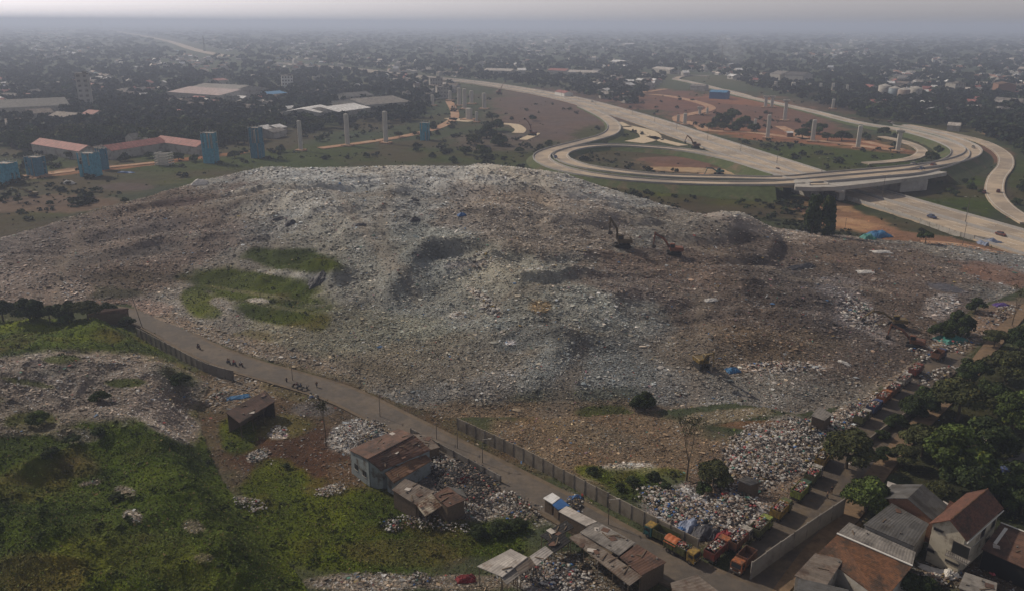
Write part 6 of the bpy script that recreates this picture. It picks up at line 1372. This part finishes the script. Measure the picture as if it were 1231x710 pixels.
def people():
    SK = mat('skin', (.20, .11, .07), .7, .1, 3)
    cloth = {n: mat('cloth_' + n, c_, .95, .2, 5) for n, c_ in dict(dark=(.03, .03, .04), white=(.45, .44, .42), red=(.30, .04, .04), blue=(.05, .09, .25), brown=(.14, .09, .06)).items()}
    M = {p: person_mesh(p) for p in ('stand', 'walk', 'sit')}
    def shell(nm, src, zlo, zhi, grow, m, par):
        me = src.copy(); import bmesh; bm = bmesh.new(); bm.from_mesh(me)
        bmesh.ops.delete(bm, geom=[v_ for v_ in bm.verts if v_.co.z < zlo or v_.co.z > zhi], context='VERTS')
        bm.normal_update()
        for v_ in bm.verts: v_.co += v_.normal * grow
        bm.to_mesh(me); bm.free(); me.materials.clear(); me.polygons.foreach_set('use_smooth', [True] * len(me.polygons)); return link(nm, me, m, par)
    def person(p, rz, pose, top, low, label, z=None):
        me = M[pose].copy(); me.materials.clear(); o = link('person', me, SK); o.location = p; o.rotation_euler = (0, 0, rz); tag(o, label, 'person')
        shell('shirt', M[pose], 1.02 if pose != 'sit' else .98, 1.5, .014, cloth[top], o); shell('trousers', M[pose], .1 if pose != 'sit' else .42, 1.06 if pose != 'sit' else .97, .012, cloth[low], o); shell('hair', M[pose], 1.64, 2, .014, cloth['dark'], o)
        return o
    PX = [(999, 594, 'stand', 'dark', 'brown', 'dark dressed person standing by the white sacks at the end of the tall wall'), (994, 600, 'walk', 'brown', 'dark', 'person in brown walking beside the tall smooth wall'), (345, 461, 'stand', 'dark', 'dark', 'dark dressed person at the yard side of the street near the thin pole'),
          (381, 466, 'walk', 'brown', 'dark', 'person walking alone at the street edge past the parked motorbikes'), (700, 602, 'walk', 'red', 'dark', 'person in red walking on the street by the stalls'), (1066, 514, 'walk', 'white', 'dark', 'person in white walking between the upper truck queue and the low wall'),
          (943, 538, 'stand', 'blue', 'dark', 'person in blue bending over the bright trash pile'), (960, 534, 'stand', 'dark', 'dark', 'dark dressed person sorting trash beside the white bags'), (720, 668, 'stand', 'dark', 'brown', 'person standing in the shade of the darker strip roof'), (868, 601, 'stand', 'red', 'dark', 'person in red on the trash beside the small green tree')]
    for i, (px, py, ps, a, b, lb) in enumerate(PX): g = hit(px, py); person(Vector((g.x, g.y, max(g.z, zat(g.x, g.y)) + .02)), i * 1.3, ps, a, b, lb)
    def bike(px, py, rz, col, label, rider=None):
        g = G(px, py, .05); e = empty('motorbike', (g.x, g.y, .05), rz, label, 'motorbike')
        for x in (-.62, .62):
            bpy_m = MB(); n = 18
            bpy_m.tube((x, -.05, .29), (x, .05, .29), .29, .29, n); w = bpy_m.build('wheel', M_RUBBER, e); h = MB(); h.tube((x, -.06, .29), (x, .06, .29), .17, .17, 12); h.build('rim', M_POLE, w)
        b = MB(); b.profile([(-.75, .65), (-.3, .45), (.2, .32), (.42, .5), (.55, .95), (.45, 1.0), (.2, .55), (-.1, .68)], -.13, .13); b.build('body', col, e)
        s = MB(); s.box((-.3, 0, .76), (.75, .26, .12), bev=.03); s.build('seat', M_RUBBER, e); f = MB(); f.tube((.62, 0, .3), (.45, 0, 1.0), .04, .04, 6); f.tube((.42, -.33, 1.04), (.42, .33, 1.04), .025, .025, 6); f.build('handlebar', M_STEEL, e)
        if rider: 
            o = person(Vector((g.x, g.y, 0)) + Vector((math.cos(rz) * -.25, math.sin(rz) * -.25, -.05)), rz - math.pi / 2, 'sit', rider, 'dark', f'person in {rider} riding the ' + label.split(' ', 2)[2] if False else rider and RID[label])
    RID = {'dark motorbike alone on the upper part of the street': 'person in dark clothes riding the lone motorbike on the upper street', 'motorbike leading the small group on the street by the curved wall': 'person in brown on the leading motorbike of the small group', 'red motorbike at the tail of the small group by the curved wall': 'person in white on the red motorbike at the tail of the group', 'motorbike with a red shirted rider in the middle of the small group': 'person in red on the middle motorbike of the small group'}
    d = heading((240, 418), (290, 438))
    bike(239, 419, d, P_RED, 'dark motorbike alone on the upper part of the street', 'dark'); bike(275, 437, d, P_BLUE, 'motorbike leading the small group on the street by the curved wall', 'brown'); bike(290, 440, d, P_RED, 'red motorbike at the tail of the small group by the curved wall', 'white'); bike(282, 439, d, P_BLUE, 'motorbike with a red shirted rider in the middle of the small group', 'red')
    bike(355, 464, .8, P_RED, 'motorbike parked nearest to the thin pole at the yard'); bike(360, 466, 1.1, P_BLUE, 'blue motorbike parked second at the yard entrance'); bike(366, 468, .6, P_WHITE, 'pale motorbike parked third at the yard entrance')

# ------------------------------------------------------------------ cloths and odd things on the ground
def tarp(px, py, w, d, hh, m, label, rz=0, name='tarpaulin', seed=0):
    g = hit(px, py); q = MB(); n = 14; r = random.Random(seed); ww = []
    for i in range(n + 1):
        for j in range(n + 1):
            u, v = i / n * 2 - 1, j / n * 2 - 1
            x = u * w / 2 * (1 + .08 * math.sin(v * 5 + seed)); y = v * d / 2 * (1 + .08 * math.sin(u * 4 + seed))
            k = max(0, 1 - max(abs(u), abs(v)) ** 2.4)
            z = hh * k * (.75 + .25 * math.sin(u * 5 + seed) * math.cos(v * 4)) + r.uniform(-.05, .05) * (1 + hh * .6) + .1
            gx, gy = x * math.cos(rz) - y * math.sin(rz), x * math.sin(rz) + y * math.cos(rz)
            q.v.append(Vector((x, y, z))); ww.append((g.x + gx, g.y + gy))
    hz = height(np.array([a[0] for a in ww]), np.array([a[1] for a in ww]))
    for p_, h_ in zip(q.v, hz): p_.z += float(h_) - g.z
    for i in range(n):
        for j in range(n): a = i * (n + 1) + j; q.face((a, a + n + 1, a + n + 2, a + 1))
    o = q.build(name, m, None, False); o.location = g; o.rotation_euler = (0, 0, rz); tag(o, label, 'tarpaulin')
M_LBLUE = mat('pale_blue_tarp', (.15, .18, .26), .5, .25, 1.5, .05); M_WSHEET = mat('white_sheet', (.55, .53, .50), .7, .15, 1.5, .04); M_BBLUE = mat('bright_blue_tarp', (.022, .11, .24), .6, .2, 1.5, .05); M_DTARP = mat('dark_tarp', (.04, .04, .05), .6, .3, 1.5, .05)
def cloths():
    tarp(286, 478, 5.2, 2.2, .4, M_BBLUE, 'blue tarpaulin spread behind the rusty brown long shed', .5)
    tarp(831, 634, 5, 3.6, 1.6, M_LBLUE, 'pale blue tarpaulin over a heap at the end of the panel wall', .5, seed=1); tarp(848, 641, 5.5, 4, 1.5, M_DTARP, 'dark blue tarpaulin right of the pale blue one at the wall end', .4, seed=2); tarp(868, 645, 4, 2.2, .8, mat('red_cloth', (.2, .03, .035), .8, .2, 2), 'red cloth lying behind the red trash truck', .5, seed=3); tarp(822, 637, 3.4, 2.0, .8, M_BLUE, 'deep blue sheet in front of the pale blue tarpaulin', .6, seed=4)
    tarp(1055, 284, 9.5, 7, 2.6, M_BBLUE, 'bright blue tarpaulin shelter on the red soil by the toll road', .3, seed=5); tarp(1043, 287, 5, 5, 2.2, M_TEAL, 'teal sheeting beside the bright blue shelter', .1, seed=6); tarp(1190, 293, 9, 6, 2.2, M_LBLUE, 'pale blue sheet roof beside the toll road edge', .2, seed=7)
    tarp(1143, 408, 8, 6, 1.6, M_TEAL, 'green sheeting among the trash under the dark trees', .3, seed=8); tarp(881, 446, 3.6, 2.2, .9, M_BBLUE, 'small blue sheet on the dark slope near the yellow excavator', .3, seed=9); tarp(983, 523, 2.6, 1.8, .6, M_BBLUE, 'small blue sheet beside the round dark tree', .3, seed=10)
    tarp(152, 196 + 12, 9, 3, 1.0, M_BLUE, 'tiny blue sheet on the dirt track right of the netted towers', 0, seed=11); tarp(662, 565, 2.4, 1.5, 1.2, M_BLUE, 'blue sheet hanging at the foot of the panel wall', .6, seed=12); tarp(690, 600, 3.0, 1.8, .7, M_BLUE, 'blue bundle beside the bright white stall', .4, seed=13)
    tarp(498, 285 - 44 + 0, 3.5, 2.2, .7, M_DTARP, 'black sheet on the pale crest left of the blue bundle', .3, seed=14); tarp(555, 259, 3, 2.2, .9, M_BLUE, 'blue bundle alone on the pale upper slope', .3, seed=15); tarp(498, 265, 3.6, 2.2, .9, M_DTARP, 'black bundle alone on the pale upper slope', .5, seed=16); tarp(433, 271, 4, 2.5, .9, M_DTARP, 'dark lump on the slope above the track', .2, seed=17)
    tarp(332, 264, 5, 2.4, .9, M_DTARP, 'dark sheet on the pale slope above the green patches', .3, seed=18); tarp(349, 270, 3.6, 2.4, 1.6, M_DTARP, 'pointed dark heap beside the dark sheet on the slope', .3, seed=19); tarp(381, 339, 5, 3, 1.0, M_DTARP, 'dark sheet at the right end of the green patches', .3, seed=20)
    tarp(855, 361, 4, 1.4, .4, M_WSHEET, 'white sheet alone on the dark right slope', .2, seed=21); tarp(1040, 327, 6, 2.4, .4, M_WSHEET, 'white sheet near the pale streak of the upper right slope', .2, seed=22); tarp(1060, 303, 8, 2.6, .5, M_WSHEET, 'white sheet at the upper right rim below the blue shelter', .2, seed=23); tarp(1015, 437, 3.0, 1.2, .6, M_WSHEET, 'white mattress like bundle on the dark slope', -.5, seed=24)
    tarp(963, 322, 9, 3.6, 1.2, M_DTARP, 'dark heap of scrap on the upper right slope', .2, seed=25); tarp(1203, 367, 5, 2.4, .8, mat('violet_cloth', (.10, .06, .22), .8, .2, 2), 'violet cloth in the trash beside the lane', .2, seed=26); tarp(1140, 691, 3.2, 2.4, 1.0, M_WSHEET, 'big white sack bundle below the cream house', .2, seed=27); tarp(1121, 686, 4.0, 1.5, .5, M_WSHEET, 'torn white sheet below the long grey roof end', -.6, seed=28)
    tarp(595, 600, 2.6, 1.4, .7, M_WSHEET, 'white sack bundle in the middle of the sorted heaps', .4, seed=29); tarp(601, 597, 2.2, 1.4, .9, M_WSHEET, 'second white sack bundle touching the first in the sorted heaps', .3, seed=30); tarp(559, 577, 3.0, 2.2, 1.2, mat('red_cloth_dark', (.16, .025, .03)), 'red bundle on the black sacks near the street wall', .2, seed=31); tarp(560, 697, 3, 1.8, .9, mat('red_cloth_dark', (.16, .025, .03)), 'red and white bundle at the bottom edge beside the sheds', .2, seed=32)
    tarp(1195, 649 + 40, 1.6, 1.2, .6, mat('pink_cloth', (.45, .10, .12), .8, .2, 2), 'small pink heap in the yard right of the cream house', .2, seed=33); tarp(240, 249 - 28, 7, 3, 2.0, M_WSHEET, 'white lump on the field left of the landfill top', 0, seed=34); tarp(83, 221, 6, 3, 2.0, M_WSHEET, 'white sheeted lump on the dark field below the towers', 0, seed=35)
    g = hit(1207, 600); e = empty('water_tank', (g.x - 1, g.y, 0), 0, 'round blue water tank on a stand behind the cream house', 'water tank'); b = MB(); b.tube((0, 0, 4.2), (0, 0, 6.0), .85, .85, 18); b.tube((0, 0, 6.0), (0, 0, 6.3), .85, .3, 18); b.build('tank', P_BLUE, e, False); s_ = MB(); [s_.tube((a * .7, c_ * .7, -.3), (a * .6, c_ * .6, 4.2), .07, .07, 5) for a in (-1, 1) for c_ in (-1, 1)]; s_.box((0, 0, 4.15), (1.6, 1.6, .1)); s_.build('stand', M_STEEL, e)

# ------------------------------------------------------------------ trees one can tell apart
def bare_tree(px, py, hpx, label, seed, spread=.35, sparse=None):
    g = hit(px, py); d = (g - camo.location).dot(fwd); h = hpx * d / F / .88; q = random.Random(seed); mb = MB(); tips = []
    def grow(a, dr, L, r, dep):
        b = a + dr * L; mb.tube(a, b, r, r * .62, 6 if dep > 2 else 4)
        if dep == 0: tips.append(b); return
        for _ in range(3 if dep < 4 else 2):
            v = (dr + Vector((q.uniform(-1, 1), q.uniform(-1, 1), q.uniform(-.15, .6))) * spread * 1.5).normalized(); grow(b, v, L * q.uniform(.6, .8), r * .6, dep - 1)
    grow(Vector((0, 0, -.3)), Vector((.03, 0, 1)), h * .38, h * .018, 5)
    e = empty('bare_tree', g, 0, label, 'tree'); mb.build('trunk', M_BARK, e)
    P = np.array([list(t + Vector((q.gauss(0, .3), q.gauss(0, .3), q.gauss(0, .3)))) for t in tips for _ in range(sparse or 2)])
    nn = rng.normal(0, 1, P.shape); nn /= np.linalg.norm(nn, axis=1, keepdims=True)
    v, f, c_ = leaf_cards(P, nn, .16 + .2 * rng.random(len(P)), np.array([(.06, .06, .03)]) * np.exp(rng.normal(0, .3, (len(P), 1))))
    link('crown', mesh_np('crown', v, f, c_), M_LEAF, e)
NEAR_T = [(1040, 592, 32, 5, 1, 'round bright green tree at the end of the tall smooth wall'), (1017, 538, 34, 2, 1, 'round dark green tree over the truck road, left of the lane'), (1137, 543, 46, 5, 1, 'largest round sunlit tree in the middle of the grove'), (1108, 526, 30, 2, 1, 'dark tree touching the largest sunlit tree on its left'), (1165, 575, 34, 0, 1, 'dark tree right behind the dark gabled house'),
          (1182, 528, 36, 3, 1, 'very dark broad tree right of the largest sunlit tree'), (1217, 492, 34, 5, 1, 'sunlit tree at the right frame edge above the grove'), (1150, 478, 36, 2, 1, 'wide olive tree above the largest sunlit tree'), (1118, 478, 24, 0, 1, 'dark tree between the low wall and the wide olive tree'), (1096, 487, 18, 3, 1, 'small dark tree beside the bend of the truck road'),
          (1076, 505, 14, 0, 1, 'small dark tree just behind the low wall'), (1168, 445, 24, 0, 1, 'dark tree beside the upper lane'), (1208, 436, 28, 2, 1, 'dark broad tree right of the upper lane'), (1226, 405, 22, 0, 1, 'dark tree at the right frame edge beside the lane top'), (1152, 388, 20, 3, 1, 'loose dark tree over the trash at the head of the queue'), (1172, 366, 12, 3, 1, 'narrow dark tree sticking up beside the lane'),
          (1130, 396, 14, 0, 1, 'low dark tree left of the loose dark tree'), (1085, 545, 18, 2, 1, 'olive bush tree above the pergola'), (1062, 545, 14, 0, 1, 'small bush tree between the lane and the grove'), (1205, 570, 34, 0, 1, 'black green tree at the right edge behind the cream house'), (1228, 600, 24, 0, 1, 'dark tree at the frame edge beside the water tank'), (1128, 590, 20, 2, 1, 'small dark tree between the gabled house and the cream house'),
          (1083, 694, 24, 0, 1, 'dark tree in front of the orange tiled roof'), (1052, 700, 20, 2, 1, 'small tree left of the dark tree at the orange roof'), (1110, 704, 18, 3, 1, 'tree at the bottom edge beside the torn white sheet'), (1010, 712, 12, 0, 1, 'low bush at the bottom edge beside the lane'), (1060, 520, 10, 5, 1, 'little round bush at the low wall end'), (1190, 470, 22, 0, 1, 'dark tree between the olive tree and the sunlit edge tree'), (1195, 405, 16, 2, 1, 'bush tree in the lane bend'),
          (4, 372, 20, 0, 1, 'dark tree at the left edge behind the green ridge'), (36, 371, 18, 3, 1, 'second dark tree from the left edge behind the ridge'), (82, 373, 19, 0, 1, 'dark tree in the middle of the ridge row'), (106, 372, 17, 2, 1, 'dark tree left of the brown roofed building'), (131, 372, 12, 3, 1, 'slim dark tree in front of the brown roofed building'), (153, 386, 10, 0, 0, 'round bush at the head of the street'), (60, 376, 14, 0, 0, 'small gap filling tree of the ridge row'),
          (857, 568, 22, 2, 1, 'loose green tree among the trash beside the bare tree'), (773, 478, 15, 3, 1, 'lone dark bush at the foot of the landfill'), (845, 585, 12, 0, 1, 'low green bush under the bare tree')]
MID_T = [(30, 184, 8), (62, 189, 8), (85, 184, 8), (150, 187, 8), (215, 186, 8), (234, 188, 7), (282, 183, 8), (338, 177, 7), (22, 238, 6), (108, 232, 5), (60, 242, 5), (150, 238, 5), (180, 184, 7), (385, 165, 6), (480, 160, 6), (520, 150, 6), (640, 140, 6), (660, 170, 6), (625, 178, 6), (545, 190, 6), (570, 165, 12), (585, 156, 12), (597, 148, 12), (580, 178, 11), (560, 178, 9), (600, 166, 11), (592, 138, 9), (865, 142, 11), (880, 136, 13), (895, 143, 11), (906, 151, 9), (856, 149, 7), (870, 150, 9), (885, 150, 9), (964, 158, 11), (984, 152, 11), (1012, 160, 11), (1040, 162, 7), (995, 162, 9), (975, 148, 8), (1062, 156, 9), (1050, 128, 11), (1065, 132, 11), (1080, 138, 9), (1100, 141, 9), (1036, 134, 7), (1090, 130, 10),
         (1120, 185, 9), (1110, 194, 7), (1128, 178, 7), (1048, 200, 6), (1168, 222, 6), (1148, 230, 6), (1180, 228, 5), (1160, 215, 5), (1200, 156, 10), (1216, 152, 10), (1230, 222, 9), (1222, 240, 7), (1095, 215 - 7, 5), (500, 178, 5), (440, 185, 5), (420, 150 + 14, 5), (520, 185, 5), (1130, 218, 4), (1142, 226, 5)]
def near_trees():
    for i, (cx, cy, rp, idx, kind, lb) in enumerate(NEAR_T):
        g = hit(cx, cy + rp * .75); d = (g - camo.location).dot(fwd); Rr = rp * d / F
        nm = 'bush' if ('bush' in lb and 'tree' not in lb) else 'broadleaf_tree'
        tree('big' if rp > 12 else 'mid', idx if kind else idx, g, Rr, Rr * (1.62 if nm != 'bush' else 1.4), lb, name=nm, cat='bush' if nm == 'bush' else 'tree', zs=random.uniform(.85, 1.05))
    for i, (cx, cy, rp) in enumerate(MID_T):
        g = G(cx, cy + rp * .8); d = (g - camo.location).dot(fwd); Rr = rp * d / F
        tree('mid', i, (g.x, g.y, -.4), Rr, Rr * 1.45, 'dark tree standing in a small clump on the open ground between the ramps and columns', 'dark clumps of trees on the building site')
    for px, w, lb in ((975, 8, 'left and taller of the two dark columnar trees by the overpass'), (992, 7, 'right one of the two dark columnar trees by the overpass')):
        g = G(px, 286); d = (g - camo.location).dot(fwd); e = empty('columnar_tree', (g.x, g.y, -.3), 0, lb, 'tree'); h = 50 * d / F
        c_ = link('crown', crown_mesh('crown', 2600, 22, .14, G_DARK, flat=1, seed=int(px), cone=.45), M_LEAF, e); c_.location = (0, 0, h * .53); c_.scale = (w * d / F * 2, w * d / F * 2, h * .5); t = link('trunk', trunk_mesh('trunk', h * .5, .3, 2, 4), M_BARK, e)
    g = G(1112, 293); d = (g - camo.location).dot(fwd); tree('mid', 0, (g.x, g.y, -.3), 10 * d / F, 20 * d / F, 'round dark tree on the red soil beside the toll road')
    bare_tree(825, 578, 66, 'tall nearly bare tree rising from the trash near the truck queue', 3, .38, 4); bare_tree(392, 536, 42, 'dead tree like dark trunk at the bare soil yard', 8, .16); bare_tree(1216, 392, 34, 'thin bare tree beside the top of the lane', 5, .3, 2)
# low shrubs in rough rows on the overgrown hill and near the walls, each its own plant
def shrubs():
    pts = [(45, 505, 15, 5, 'yellow green rounded bush'), (88, 528, 11, 0, 'dark bush in the fold'), (62, 545, 12, 0, 'dark bush'), (120, 520, 11, 0, 'dark bush'), (140, 598, 10, 0, 'dark bush'), (215, 458, 14, 0, 'dark shrub on the trash slope'), (120, 478, 12, 0, 'dark green shrub patch'), (345, 560, 6, 0, 'small bush'),
           (600, 636, 14, 0, 'dark bush by the sheds'), (575, 640, 12, 3, 'bush by the sheds'), (622, 632, 12, 0, 'bush touching the shed roofs'), (712, 566, 8, 3, 'bush behind the panel wall'), (760, 578, 9, 0, 'bush'), (785, 572, 9, 3, 'bush'), (745, 585, 7, 3, 'bush'), (800, 585, 8, 0, 'bush'), (475, 540, 5, 0, 'bush')]
    where = ['on the left trash edge of the green hill', 'below the left trash slope', 'left of the fold of the green hill', 'at the top of the green slope by the trash', 'in the middle of the green slope', 'above the yard with the long shed', 'lying across the left trash slope', 'at the rim of the bare soil yard', 'in front of the narrow whitish roof', 'left of the dark shed bush', 'right of the dark shed bush', 'beside the pale litter patch', 'nearest the panel wall middle', 'farthest from the panel wall', 'low at the panel wall foot', 'below the bare tree', 'by the old warehouse corner']
    for (cx, cy, rp, idx, a), b in zip(pts, where):
        g = hit(cx, cy + rp * .4); d = (g - camo.location).dot(fwd); Rr = rp * d / F
        tree('mid' if rp < 12 else 'big', idx, g, Rr, Rr * 1.25, f'{a} {b}', name='shrub', cat='shrub', trunk=True, zs=.75)
def smoke():
    m = bpy.data.materials.new('smoke'); m.use_nodes = True; nt = m.node_tree; nt.nodes.remove(nt.nodes['Principled BSDF']); v = nt.nodes.new('ShaderNodeVolumePrincipled'); v.inputs['Density'].default_value = .0045; v.inputs['Color'].default_value = (.85, .88, .92, 1); nt.links.new(v.outputs[0], nt.nodes['Material Output'].inputs['Volume'])
    for px, py, s in ((885, 81, 1.0), (284, 131, .5)):
        g = G(px, py); vs, fs = [], []
        mb = MB(); n = 14; rings = 9
        for i in range(rings + 1):
            t = i / rings; c_ = Vector((-30 * s * t ** 1.6, 10 * t, 62 * s * t)); r = (3 + 24 * math.sin(math.pi * min(1, t * .85 + .05))) * s
            for k in range(n): a = 6.283 * k / n; rr = r * (1 + .22 * math.sin(k * 2.3 + i * 1.7)); mb.v.append(c_ + Vector((math.cos(a) * rr, math.sin(a) * rr, 0)))
        for i in range(rings):
            for k in range(n): mb.face((i * n + k, i * n + (k + 1) % n, (i + 1) * n + (k + 1) % n, (i + 1) * n + k))
        mb.face(tuple(range(n - 1, -1, -1))); mb.face(tuple(rings * n + k for k in range(n)))
        o = mb.build('smoke', m, None, True); o.location = (g.x, g.y, -.2); o['kind'] = 'stuff'
build_litter(); build_grass(); build_sacks(); build_clods()
near_buildings(); walls(); trucks(); machines(); people(); cloths(); near_trees(); shrubs(); smoke()
far_named(); treebelt(); scrub(); brush(); town(); piers(); lamps()
